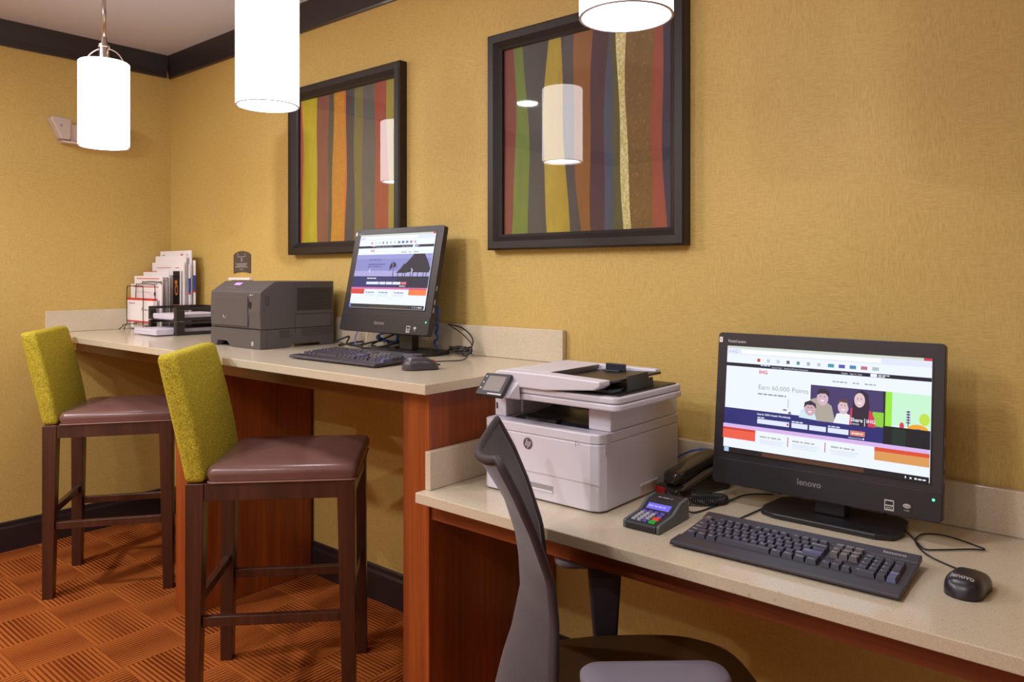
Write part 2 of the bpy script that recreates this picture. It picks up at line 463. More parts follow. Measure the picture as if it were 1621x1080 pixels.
# ------------------------------------------------------------------ framed art
def framed(x0, z0, label, rows, cols, W=.772, H=.762):
    t = thing('framed_artwork', label, 'framed picture', (x0+W/2, 0, z0), 0, 'striped pictures in dark frames')
    t.location.y = -.001
    fw = .055; d = .042
    # frame: four mitred members sloping to the inside, kept as one mesh
    mb = MB()
    o = [(-W/2, 0), (W/2, 0), (W/2, H), (-W/2, H)]
    def ring(ins, y): return [(-W/2+ins, y, ins), (W/2-ins, y, ins), (W/2-ins, y, H-ins), (-W/2+ins, y, H-ins)]
    rings = [ring(0, 0), ring(0, -.036), ring(.006, -d), ring(.030, -d), ring(.046, -.026), ring(fw, -.020), ring(fw, -.004)]
    vs = [p for r in rings for p in r]; fs = []
    for i in range(len(rings)-1):
        for k in range(4): fs.append((i*4+k, i*4+(k+1) % 4, (i+1)*4+(k+1) % 4, (i+1)*4+k))
    mb.add(vs, fs); mb.build('frame', M['frame'], t)
    # artwork: wavy vertical bands
    mats = []; a = MB()
    n = 18; ix0 = -W/2+fw-.004; ix1 = W/2-fw+.004; iz0 = fw-.004; iz1 = H-fw+.004
    def lerp3(p, q): # q 0 bottom..1 top; p=(top,mid,bot)
        b, m_, tp = p[2], p[1], p[0]
        return (2*(q-.5)*(q-1))*b+(4*q*(1-q))*m_+(2*q*(q-.5))*tp
    for i, c in enumerate(cols):
        sp = None
        if isinstance(c[0], tuple): c, sp, am = c[0], c[1], (c[2] if len(c) > 2 else .75)
        else: am = .75
        mats.append(paint_stripe('painted_band', c, sp, am))
        L = []; Rr = []
        for k in range(n+1):
            q = k/n
            wob = .004*math.sin(q*9+i*1.7)
            xl = lerp3(rows[i], q)+(wob if i else 0); xr = lerp3(rows[i+1], q)+(.004*math.sin(q*9+(i+1)*1.7) if i < len(cols)-1 else 0)
            z = iz0+(iz1-iz0)*q
            X = lambda f: min(max(-W/2+f*W, ix0), ix1)
            L.append((X(xl), -.008, z)); Rr.append((X(xr), -.008, z))
        vs = L+Rr
        a.add(vs, [(k, n+1+k, n+2+k, k+1) for k in range(n)], i)
    a.build('artwork', mats, t, fixn=False)
    MB().box(-W/2+fw-.001, W/2-fw+.001, -.0135, -.0115, fw-.001, H-fw+.001).build('glass_pane', M['glass'], t)
    MB().box(-W/2+.01, W/2-.01, -.006, -.001, .01, H-.01).build('backing_board', M['black_print'], t)
    return t
top = [.04, .128, .179, .324, .394, .466, .561, .637, .640, .673, .722, .851, .894, .96]
mid = [.04, .139, .215, .298, .410, .462, .545, .616, .66, .689, .722, .837, .886, .96]
bot = [.04, .112, .21, .321, .441, .499, .551, .619, .654, .708, .75, .84, .903, .96]
framed(2.462, 1.437, 'framed striped picture with a pale speckled band above the white printer and low desk', list(zip(top, mid, bot)),
       [(120, 50, 42), ((100, 122, 34), (150, 150, 90), .85), (66, 64, 62), ((172, 152, 42), (120, 100, 30), .85), (74, 72, 74), ((140, 92, 36), (190, 150, 40), .88), (74, 44, 56),
        (72, 80, 104), (86, 86, 46), ((196, 188, 110), (236, 230, 190), .72), ((116, 88, 38), (170, 130, 50), .8), ((148, 70, 48), (180, 150, 140), .9), (44, 40, 66)])
top = [.04, .089, .241, .351, .396, .492, .505, .578, .66, .757, .848, .96]
mid = [.04, .10, .235, .345, .385, .50, .512, .58, .65, .757, .86, .96]
bot = [.04, .084, .24, .343, .366, .485, .495, .583, .651, .758, .873, .96]
framed(1.223, 1.440, 'framed striped picture behind the monitor on the high counter', list(zip(top, mid, bot)),
       [(180, 84, 70), ((180, 168, 20), (140, 130, 20), .85), (128, 76, 58), (74, 76, 56), ((186, 128, 26), (230, 180, 40), .8), (206, 96, 40), (62, 56, 62), (112, 106, 50),
        (84, 84, 80), ((150, 64, 40), (190, 110, 60), .85), (150, 140, 50)])

# ------------------------------------------------------------------ pendants
def pendant(label):
    t = thing('pendant_lamp', label, 'pendant lamp', (0, 0, 1.862), 0, 'white cylinder pendant lamps in a row over the counters')
    r, h = .0925, .335
    MB().lathe([(r, 0), (r, h-.004), (r-.004, h), (r-.010, h), (r-.008, h-.006), (r-.005, 0)], 48, close=True).build('lamp_shade', M['shade'], t, smooth=False)
    for p in t.children[0].data.polygons: p.use_smooth = True
    MB().lathe([(.0930, .001), (.0930, -.0012), (.0872, -.0012), (.0872, .001)], 48, close=True).build('rim', M['white_plastic'], t, smooth=True)
    MB().lathe([(0, .10), (.025, .105), (.036, .135), (.030, .175), (.016, .21), (.014, .24), (0, .24)], 20).build('bulb', M['bulb'], t, smooth=True)
    MB().lathe([(.019, .235), (.019, .396), (.022, .397), (.022, .407), (.012, .409), (.010, .435)], 24).build('socket', M['chrome'], t)
    MB().lathe([(.0075, .41), (.0075, 2.585-1.862-.02)], 16).build('stem', M['chrome'], t, smooth=True)
    MB().lathe([(.012, .695), (.055, .705), (.06, .7225)], 28).build('canopy', M['chrome'], t)
    pts = [(.082*math.cos(a)*1.0, 0, h-.025+.083*math.sin(a)) for a in [PI*k/20 for k in range(21)]]
    pts = [(.0845, 0, h-.07)]+pts+[(-.0845, 0, h-.07)]
    MB().tube(pts, .0025, 6).build('hanger_arch', M['chrome'], t, smooth=True)
    # cross spider inside the shade carrying the socket
    MB().box(-.0865, .0865, -.003, .003, .30, .304).box(-.003, .003, -.0865, .0865, .30, .304).build('spider', M['chrome'], t)
    return t
pa = pendant('white cylinder pendant lamp nearest the corner, above the green stools')
pa.location = (1.074, -.785, 1.862); pa.rotation_euler.z = R(40)
copy_thing(pa, (2.222, -.768, 1.862), R(40), 'middle white cylinder pendant lamp, above the high counter computer')
copy_thing(pa, (3.475, -.752, 1.862), R(40), 'nearest white cylinder pendant lamp, cut off at the top above the low desk')

# ------------------------------------------------------------------ ceiling downlights
DL = [(.86, -2.2), (1.9, -3.7), (2.2, -2.7), (3.3, -3.1), (4.1, -2.9), (5.6, -1.6), (5.6, -3.4)]  # first is reflected in the picture glass; the others are unseen, added for fill
first = None
for i, (x, y) in enumerate(DL):
    if first is None:
        t = thing('ceiling_downlight', 'unseen ceiling downlight added for fill', 'ceiling light', (x, y, RZ), 0, 'round recessed ceiling downlights behind the camera')
        MB().lathe([(.075, -.0005), (.078, -.006), (.095, -.006), (.098, -.0005)], 32, close=True).build('trim_ring', M['ceiling'], t)
        MB().lathe([(0, -.001), (.074, -.001), (.074, -.003), (0, -.003)], 32).build('lens', M['downlight'], t)
        first = t
    else: copy_thing(first, (x, y, RZ), 0, 'unseen ceiling downlight added for fill')

# ------------------------------------------------------------------ bar stools
def stool(label):
    t = thing('bar_stool', label, 'bar stool', (0, 0, 0), 0, 'green backed counter stools')
    D, W = .25, .21
    # legs: rear at -x, near/far = -y/+y
    for sx in (-1, 1):
        for sy in (-1, 1):
            x1, y1 = sx*(D-.027), sy*(W-.026); w = .027
            bx, by = x1+(.004 if sx > 0 else -.002), y1; v = .020
            zt = .722 if sx > 0 else .722
            bxo = bx + sx*(.006)
            MB().hexa([(bxo-v, by-v+sy*.005, 0), (bxo+v, by-v+sy*.005, 0), (bxo+v, by+v+sy*.005, 0), (bxo-v, by+v+sy*.005, 0)],
                      [(x1-w, y1-w, zt), (x1+w, y1-w, zt), (x1+w, y1+w, zt), (x1-w, y1+w, zt)]).build('leg', M['woodd'], t, .002)
    e = .0535
    mb = MB()
    mb.box(-D+e, D-e, -W+.003, -W+.025, .668, .7215).box(-D+e, D-e, W-.025, W-.003, .668, .7215)
    mb.box(-D+.003, -D+.025, -W+e, W-e, .668, .7215).box(D-.025, D-.003, -W+e, W-e, .668, .7215)
    mb.build('seat_rail', M['woodd'], t, .001)
    f = .046
    MB().box(-D+f, D-f, -W+.012, -W+.034, .285, .315).build('stretcher', M['woodd'], t, .002)
    MB().box(-D+f, D-f, W-.034, W-.012, .285, .315).build('stretcher', M['woodd'], t, .002)
    MB().box(-D+.014, -D+.036, -W+f, W-f, .34, .37).build('stretcher', M['woodd'], t, .002)
    MB().box(D-.036, D-.014, -W+f, W-f, .34, .37).build('footrest', M['woodd'], t, .002)
    # domed leather cushion
    n = 16
    def cush(x0, x1, y0, y1, z0, z1, dome):
        vs = []; fs = []
        prof = [(0, z0), (.001, z0+.006), (-.004, z0+.02), (-.003, z0+.034), (.004, z1-.004), (.014, z1)]
        rr = []
        for ins, z in prof:
            rr.append([(px, py, z) for px, py in rrect(x0+ins, x1-ins, y0+ins, y1-ins, .022, 4)])
        k = len(rr[0])
        for r_ in rr: vs += r_
        for i in range(len(rr)-1):
            for j in range(k): fs.append((i*k+j, i*k+(j+1) % k, (i+1)*k+(j+1) % k, (i+1)*k+j))
        cx, cy = (x0+x1)/2, (y0+y1)/2
        base = len(vs)
        last = rr[-1]
        for s_, dz in ((.75, .4), (.45, .8), (.15, .98)):
            vs += [(cx+(p[0]-cx)*s_, cy+(p[1]-cy)*s_, z1+dome*dz) for p in last]
        a = (len(rr)-1)*k
        for lev in range(3):
            b_ = base+lev*k
            for j in range(k): fs.append((a+j, a+(j+1) % k, b_+(j+1) % k, b_+j))
            a = b_
        fs.append(tuple(a+j for j in range(k)))
        fs.append(tuple(range(k-1, -1, -1)))
        return MB().add(vs, fs)
    cush(-D+.064, D+.008, -W-.004, W+.004, .7255, .774, .020).build('seat_cushion', M['leather'], t, smooth=True)
    MB().tube([(x, y, .7240) for x, y in rrect(-D+.062, D+.007, -W-.003, W+.003, .02, 4)], .0028, 6, True).build('welt', M['welt'], t, smooth=True)
    # upholstered back, leaning backwards
    ys = W+.003; prof = []
    H0, H1 = .7225, 1.113
    fr = []; bk = []
    K = 10
    for k in range(K+1):
        q = k/K; z = H0+(H1-H0)*q
        lean = -.085*q**1.15
        fr.append((-D+.058+lean+.004*math.sin(q*PI), z)); bk.append((-D-.001+lean-.004*math.sin(q*PI), z-.004*q))
    outline = fr+list(reversed(bk))
    o = MB().prism(outline, 'y', -ys, ys).build('backrest', M['olive'], t, .018, smooth=True, seg=4)
    return t
s1 = stool('nearer green-backed bar stool, between the two wood panels of the high counter')
s1.location = (2.083, -.619, 0); s1.rotation_euler.z = R(46)
copy_thing(s1, (.740, -.580, 0), R(54), 'farther green-backed bar stool, standing close to the left wall')

# ------------------------------------------------------------------ all-in-one computers
E_ = lambda c, s=1.0, _c={}: _c.setdefault((c, s), emit('screen_%d_%d_%d' % c, c, s))
class Screen:
    """flat page laid out on the panel: s to the right, t downwards, both 0..1"""
    def __init__(s, w, h, x0, ztop, y):
        s.w, s.h, s.x0, s.zt, s.y = w, h, x0, ztop, y; s.mb = MB(); s.mats = []; s.layer = 0
    def mi(s, c):
        m = E_(c)
        if m not in s.mats: s.mats.append(m)
        return s.mats.index(m)
    def P(s, a, b): return (s.x0+a*s.w, s.y-s.layer*.00006, s.zt-b*s.h)
    def poly(s, pts, c): s.layer += 1; s.mb.poly([s.P(*p) for p in pts], s.mi(c))
    def rect(s, a0, b0, a1, b1, c): s.poly([(a0, b1), (a1, b1), (a1, b0), (a0, b0)], c)
    def oval(s, cx, cy, rx, ry, c): s.poly([(p[0], p[1]) for p in reversed(ell(cx, cy, rx, ry))], c)
    def words(s, a, b, length, h, c, seed=1):
        s.layer += 1; s.mb.words(s.P(a, b), (1, 0, 0), (0, 0, 1), length*s.w, h*s.h, s.mi(c), seed, 0)
    def text(s, t, a, b, size, c, align='l', bold=False):
        s.layer += 1; s.mb.text(t, s.P(a, b), (1, 0, 0), (0, 0, 1), size*s.h, s.mi(c), align, bold)

WHITE = (232, 240, 255); NAVY = (34, 34, 110); BLK = (14, 12, 34)
def page_common(sc):
    sc.rect(0, 0, 1, 1, WHITE)
    sc.rect(0, 0, 1, .022, (205, 214, 200)); sc.rect(0, .022, 1, .075, (220, 226, 245))
    sc.text('< > C', .01, .065, .035, (120, 130, 190)); sc.rect(.08, .03, .78, .066, (244, 248, 255))
    sc.rect(.965, 0, 1, .022, (200, 50, 70))
    for i, c in enumerate([(200, 60, 60), (190, 196, 220), (190, 200, 230), (90, 90, 110), (96, 140, 130), (170, 170, 190), (190, 190, 200), (60, 150, 170), (80, 80, 180), (70, 130, 170), (190, 110, 130), (170, 190, 190)]):
        x = .17+i*.052; sc.rect(x, .104, x+(.016 if i < 7 else .03), .134, c)
    sc.rect(0, .158, 1, .190, BLK)
    sc.words(.19, .170, .05, .010, (210, 210, 235), 3); sc.text('Need Help?   Updated Privacy Statement', .25, .183, .020, (210, 210, 235))
    sc.text('English   Sign In / Join', .60, .183, .020, (220, 220, 240)); sc.rect(.735, .161, .765, .188, WHITE); sc.words(.77, .174, .05, .008, (230, 230, 250), 5); sc.words(.77, .186, .03, .007, (230, 230, 250), 6)
    sc.rect(.182, .205, .222, .245, (244, 238, 244)); sc.text('IHG', .183, .243, .048, (196, 44, 50), bold=True)

def page_low(sc):
    page_common(sc)
    sc.words(.56, .260, .07, .010, (150, 154, 166), 7); sc.words(.655, .260, .03, .010, (150, 154, 166), 8); sc.words(.71, .260, .055, .010, (150, 154, 166), 9)
    sc.text('Earn 60,000 Points', .182, .385, .061, (160, 160, 150))
    sc.words(.182, .435, .15, .013, (140, 144, 152), 10)
    sc.rect(.0, .585, 1, .735, NAVY)
    # family photo
    sc.rect(.455, .30, .805, .612, (64, 52, 104)); sc.rect(.805, .30, .835, .612, (150, 226, 60)); sc.rect(.835, .30, 1, .575, (196, 240, 206))
    sc.rect(.455, .30, .458, .50, (40, 36, 60)); sc.rect(.796, .30, .806, .6, (30, 26, 40))
    sc.rect(.75, .48, .80, .60, (140, 200, 60))
    sc.poly([(.40, .60), (.41, .53), (.45, .50), (.50, .52), (.52, .612)], (205, 226, 236))
    sc.poly([(.455, .43), (.50, .40), (.56, .47), (.58, .612), (.49, .612)], (170, 160, 150))
    sc.oval(.515, .405, .028, .070, (206, 176, 190)); sc.poly([(.488, .385), (.495, .335), (.525, .322), (.548, .35), (.545, .40), (.53, .368), (.505, .37)], (44, 34, 52))
    sc.oval(.455, .515, .028, .060, (202, 168, 180)); sc.poly([(.424, .51), (.428, .46), (.455, .44), (.482, .465), (.486, .51), (.47, .48), (.44, .48)], (48, 36, 56))
    sc.poly([(.57, .612), (.585, .53), (.62, .51), (.66, .54), (.67, .612)], (230, 236, 240))
    sc.oval(.615, .465, .026, .064, (214, 184, 196)); sc.poly([(.588, .46), (.592, .41), (.615, .392), (.64, .41), (.644, .50), (.632, .43), (.60, .425)], (90, 60, 64))
    sc.poly([(.645, .612), (.65, .47), (.69, .44), (.745, .48), (.76, .54), (.765, .612)], (206, 50, 84))
    sc.poly([(.655, .612), (.66, .40), (.675, .33), (.70, .31), (.728, .34), (.735, .45), (.73, .612)], (42, 28, 48))
    sc.oval(.690, .395, .025, .062, (222, 190, 198))
    for cx, cy, k in ((.515, .405, 1), (.455, .515, .9), (.615, .465, .9), (.690, .395, .95)):
        for dx in (-.009, .009): sc.oval(cx+dx*k, cy-.012, .003, .004, (60, 40, 50))
        sc.poly([(cx-.009, cy+.020), (cx+.009, cy+.020), (cx+.005, cy+.032), (cx-.005, cy+.032)], (250, 240, 244))
    sc.text('Share', .650, .580, .045, WHITE, bold=True); sc.text('FOREVER', .650, .606, .018, WHITE); sc.rect(.715, .545, .718, .61, WHITE); sc.text('IHG', .724, .580, .042, WHITE, bold=True)
    sc.oval(.948, .60, .048, .055, (236, 160, 40)); sc.oval(.975, .50, .022, .05, (190, 220, 70)); sc.oval(.95, .61, .02, .03, (60, 90, 190))
    sc.rect(.905, .44, .909, .57, (120, 70, 130)); sc.oval(.88, .57, .010, .03, (206, 60, 80))
    for k in range(5): sc.oval(.907, .45+.022*k, .010, .006, (90, 60, 140))
    sc.rect(.80, .585, 1, .735, (12, 10, 22)); sc.rect(.84, .60, .90, .735, (14, 40, 32))
    sc.rect(.345, .45, .347, .53, (90, 90, 110)); sc.oval(.33, .55, .012, .008, (120, 130, 150)); sc.oval(.355, .575, .008, .015, (110, 120, 150))
    sc.text('Search 5000 Hotels Worldwide', .185, .622, .024, WHITE, bold=True)
    sc.words(.188, .650, .035, .009, WHITE, 11); sc.words(.368, .650, .055, .009, WHITE, 12); sc.words(.548, .650, .055, .009, WHITE, 13)
    for a, b in ((.187, .355), (.367, .448), (.456, .538), (.547, .645)): sc.rect(a, .657, b, .70, (220, 226, 246))
    sc.rect(.343, .668, .352, .690, (200, 70, 90)); sc.rect(.652, .657, .72, .70, (214, 128, 96)); sc.words(.660, .684, .05, .010, WHITE, 14)
    sc.text('Advanced Search', .645, .724, .018, WHITE); sc.oval(.714, .718, .004, .007, WHITE)
    sc.rect(0, .735, 1, .768, (212, 176, 232))
    sc.rect(0, .768, .18, .788, (206, 60, 40)); sc.rect(0, .788, .18, .87, (232, 92, 70))
    sc.rect(.765, .768, 1, .800, (214, 76, 44)); sc.rect(.765, .800, 1, .875, (216, 150, 84))
    for a in (.35, .535): sc.rect(a, .79, a+.004, .875, (190, 60, 70))
    for a, tx in ((.205, 'Customer Care'), (.375, 'Last Minute Specials'), (.565, 'Best Price Guarantee')):
        sc.words(a, .825, .11, .014, (178, 178, 164), 15)
        sc.rect(a, .845, a+.13, .849, (190, 200, 214)); sc.rect(a, .86, a+.115, .864, (196, 204, 218)); sc.rect(a, .875, a+.12, .879, (200, 208, 220))
    sc.rect(0, .952, 1, 1, (16, 8, 16)); sc.rect(.22, .96, .72, .995, (82, 46, 26)); sc.rect(.012, .955, .038, .995, (170, 200, 230))
    sc.rect(.90, .968, .905, .985, WHITE); sc.rect(.92, .972, .928, .985, WHITE); sc.rect(.94, .972, .95, .985, WHITE)
    sc.words(.955, .984, .032, .010, WHITE, 16)

def page_high(sc):
    page_common(sc)
    sc.words(.60, .260, .07, .012, (140, 144, 156), 17); sc.words(.70, .260, .03, .012, (140, 144, 156), 18); sc.words(.76, .260, .06, .012, (140, 144, 156), 19)
    sc.rect(0, .28, 1, .575, (136, 136, 200)); sc.rect(0, .28, 1, .34, (150, 152, 212)); sc.rect(0, .50, 1, .575, (170, 164, 214))
    sc.rect(0, .575, 1, .725, (38, 38, 104))
    sc.words(.18, .36, .18, .018, (110, 106, 170), 20); sc.words(.18, .42, .24, .013, (80, 76, 140), 21); sc.words(.18, .45, .19, .013, (80, 76, 140), 22)
    sc.poly([(.60, .52), (.72, .36), (.775, .28), (.905, .28), (.955, .37), (1.0, .475), (.985, .525)], (30, 24, 40))
    sc.poly([(.575, .53), (.62, .48), (.67, .40), (.70, .47), (.72, .53)], (30, 24, 40))
    sc.rect(.60, .575, 1, .725, (26, 24, 50))
    for a in (.60, .66, .69, .76, .79, .85, .92, .955): sc.rect(a, .52, a+.008, .70, (24, 20, 36))
    # palm
    sc.poly([(.535, .60), (.545, .60), (.535, .45), (.53, .44)], (34, 26, 50))
    for k in range(9):
        a = R(-20+k*27.5); dx, dy = .055*math.cos(a), -.085*math.sin(a)
        sc.poly([(.530, .445), (.530+dx*.5-.008, .445+dy*.6-.02), (.530+dx, .445+dy+.035), (.530+dx*.5+.006, .445+dy*.5+.008)], (34, 26, 50))
    sc.poly([(.205, .50), (.222, .475), (.228, .482), (.213, .503), (.228, .525), (.222, .532)], WHITE)
    sc.poly([(.765, .475), (.772, .468), (.79, .50), (.772, .532), (.765, .525), (.780, .50)], WHITE)
    sc.words(.20, .61, .13, .013, WHITE, 23)
    for a, b in ((.20, .37), (.38, .46), (.468, .55), (.558, .66)): sc.rect(a, .65, b, .685, (226, 228, 246))
    sc.rect(.668, .65, .735, .685, (226, 110, 130)); sc.words(.65, .71, .08, .010, WHITE, 24)
    sc.rect(0, .725, 1, .75, (214, 110, 170)); sc.rect(0, .75, .19, .815, (214, 66, 56)); sc.rect(.78, .75, 1, .82, (240, 120, 60))
    sc.rect(.78, .735, 1, .75, (206, 80, 100))
    for a in (.38, .58): sc.rect(a, .76, a+.003, .87, (170, 200, 200))
    for a, tx in ((.21, 'Customer Care'), (.395, 'Best Price'), (.60, 'Rewards')): 
        sc.words(a, .80, .12, .014, (120, 138, 166), 25); sc.rect(a, .82, a+.13, .824, (180, 200, 210)); sc.rect(a, .835, a+.12, .839, (186, 204, 214))
    sc.rect(0, .95, 1, 1, (34, 34, 40)); sc.rect(.3, .96, .8, .995, (60, 50, 26)); sc.rect(.01, .945, .035, .992, (90, 120, 220))
    for a in (.86, .885, .91): sc.rect(a, .968, a+.006, .982, WHITE)
    sc.words(.93, .982, .045, .012, WHITE, 26)

def computer(label, loc, rz, tilt, page, zlift, grp, W=.53, H=.388, sw=.478, sh=.272, mt=.034, chin=.064, so=(.02, 0), sy=-.035):
    """origin on the counter below the screen; z up"""
    t = thing('desktop_computer', label, 'computer', loc, rz, grp)
    Dp = .05
    X = Matrix.Translation((0, sy, zlift)) @ Matrix.Rotation(-R(tilt), 4, 'X')
    # housing (front at y=0, rear bulge towards +y)
    pts = rrect(-W/2, W/2, 0, H, .010, 4)
    mb = MB().prism(pts, 'y', 0, .022)
    def ring(ins, y): return [(p[0], y, p[1]) for p in rrect(-W/2+ins, W/2-ins, ins, H-ins, .010, 4)]
    a, b_ = ring(.004, .022), ring(.05, Dp+.01); k = len(a)
    mb.add(a+b_, [(i, (i+1) % k, k+(i+1) % k, k+i) for i in range(k)]+[tuple(range(k, 2*k))])
    mb.xf(X).build('housing', M['bezel'], t, .0012)
    MB().prism(rrect(-W/2+.001, W/2-.001, .001, chin, .009, 4), 'y', -.0025, -.0003).xf(X).build('chin_panel', M['chin'], t, .0008)
    sc = Screen(sw, sh, -sw/2+.0005, H-mt, -.0012); page(sc)
    scr = sc.mb.xf(X).build('screen', sc.mats, t, fixn=False)
    # thin black gasket round the screen
    MB().box(-sw/2-.003, sw/2+.004, -.0009, -.0002, H-mt-sh-.004, H-mt+.004).xf(X).build('screen_gasket', M['black_plastic'], t)
    ux, uz = (1, 0, 0), (0, 0, 1)
    MB().text('lenovo', (-.018, -.0026, .030), ux, uz, .021, 0, 'c', True, n=.0003).xf(X).build('logo', M['logo_dim'], t, fixn=False)
    MB().text('ThinkCentre', (-W/2+.026, -.0004, H-.025), ux, uz, .0095, 0, 'l', True, n=.0003).xf(X).build('model_lettering', M['logo'], t, fixn=False)
    MB().box(-W/2+.003, -W/2+.012, -.0008, -.0001, H-.026, H-.012).words((-W/2+.0045, -.0009, H-.019), ux, uz, .005, .002, 1, 2).xf(X).build('asset_sticker', [M['paper'], M['grey_print']], t, fixn=False)
    s = MB().box(W/2-0.115, W/2-0.095, -.0032, -.0026, .008, .032).box(W/2-0.113, W/2-0.097, -.0035, -.0033, .012, .018, 1).box(W/2-0.113, W/2-0.097, -.0035, -.0033, .021, .029, 1)
    s.words((W/2-.111, -.0036, .014), ux, uz, .012, .0018, 0, 4).xf(X).build('rating_sticker', [M['logo'], M['black_print']], t, fixn=False)
    s = MB().box(W/2-0.079, W/2-0.059, -.0032, -.0026, .007, .034).poly([(p[0], -.0034, p[1]) for p in ell(W/2-.069, .025, .008, .005)], 1)
    s.text('intel', (W/2-.069, -.0036, .0228), ux, uz, .0068, 0, 'c').text('inside', (W/2-.069, -.0036, .014), ux, uz, .0048, 1, 'c').xf(X).build('processor_sticker', [M['black_print'], M['logo']], t, fixn=False)
    MB().lathe([(0, 0), (.0030, 0), (.0028, .0010), (0, .0014)], 12).xf(X @ Matrix.Translation((W/2-.017, -.0026, .048)) @ Matrix.Rotation(R(90), 4, 'X')).build('power_light', M['led_green'], t)
    MB().lathe([(0, 0), (.003, 0), (.003, .0006), (0, .0006)], 12).xf(X @ Matrix.Translation((0, -.0001, H-.016)) @ Matrix.Rotation(R(90), 4, 'X')).build('webcam', M['black_plastic'], t)
    for z in (.085, .115, .165): MB().box(W/2-.0006, W/2+.0008, .006, .012, z, z+.018).xf(X).build('side_port', M['k_grey'], t)
    # neck and base
    nk = MB().hexa([(-.036, -.004, .013), (.036, -.004, .013), (.036, .032, .013), (-.036, .032, .013)],
                   [(-.034, .004, zlift+.13), (.034, .004, zlift+.13), (.034, .035, zlift+.13), (-.034, .035, zlift+.13)]).xf(Matrix.Translation((so[0], so[1], 0)))
    nk.build('stand_neck', M['black_plastic'], t, .003)
    bs = [(-.150, .075), (-.160, -.02), (-.150, -.060), (-.115, -.075), (.115, -.075), (.150, -.060), (.160, -.02), (.150, .075), (.13, .095), (-.13, .095)]
    MB().prism([(x+so[0]+.005, y+so[1]) for x, y in bs], 'z', .0005, .013).build('stand_base', M['black_plastic'], t, .003)
    return t
computer('black all-in-one computer showing a hotel page with a family photo, on the low desk', (3.662, -.165, .7605), R(0), 6, page_low, .052, 'black all-in-one computers')
computer('black all-in-one computer showing a beach hut page, on the high counter', (2.062, -.155, 1.0555), R(0), 12, page_high, .076, 'black all-in-one computers', .505, .408, .432, .292, .024, .070, (.075, .022))

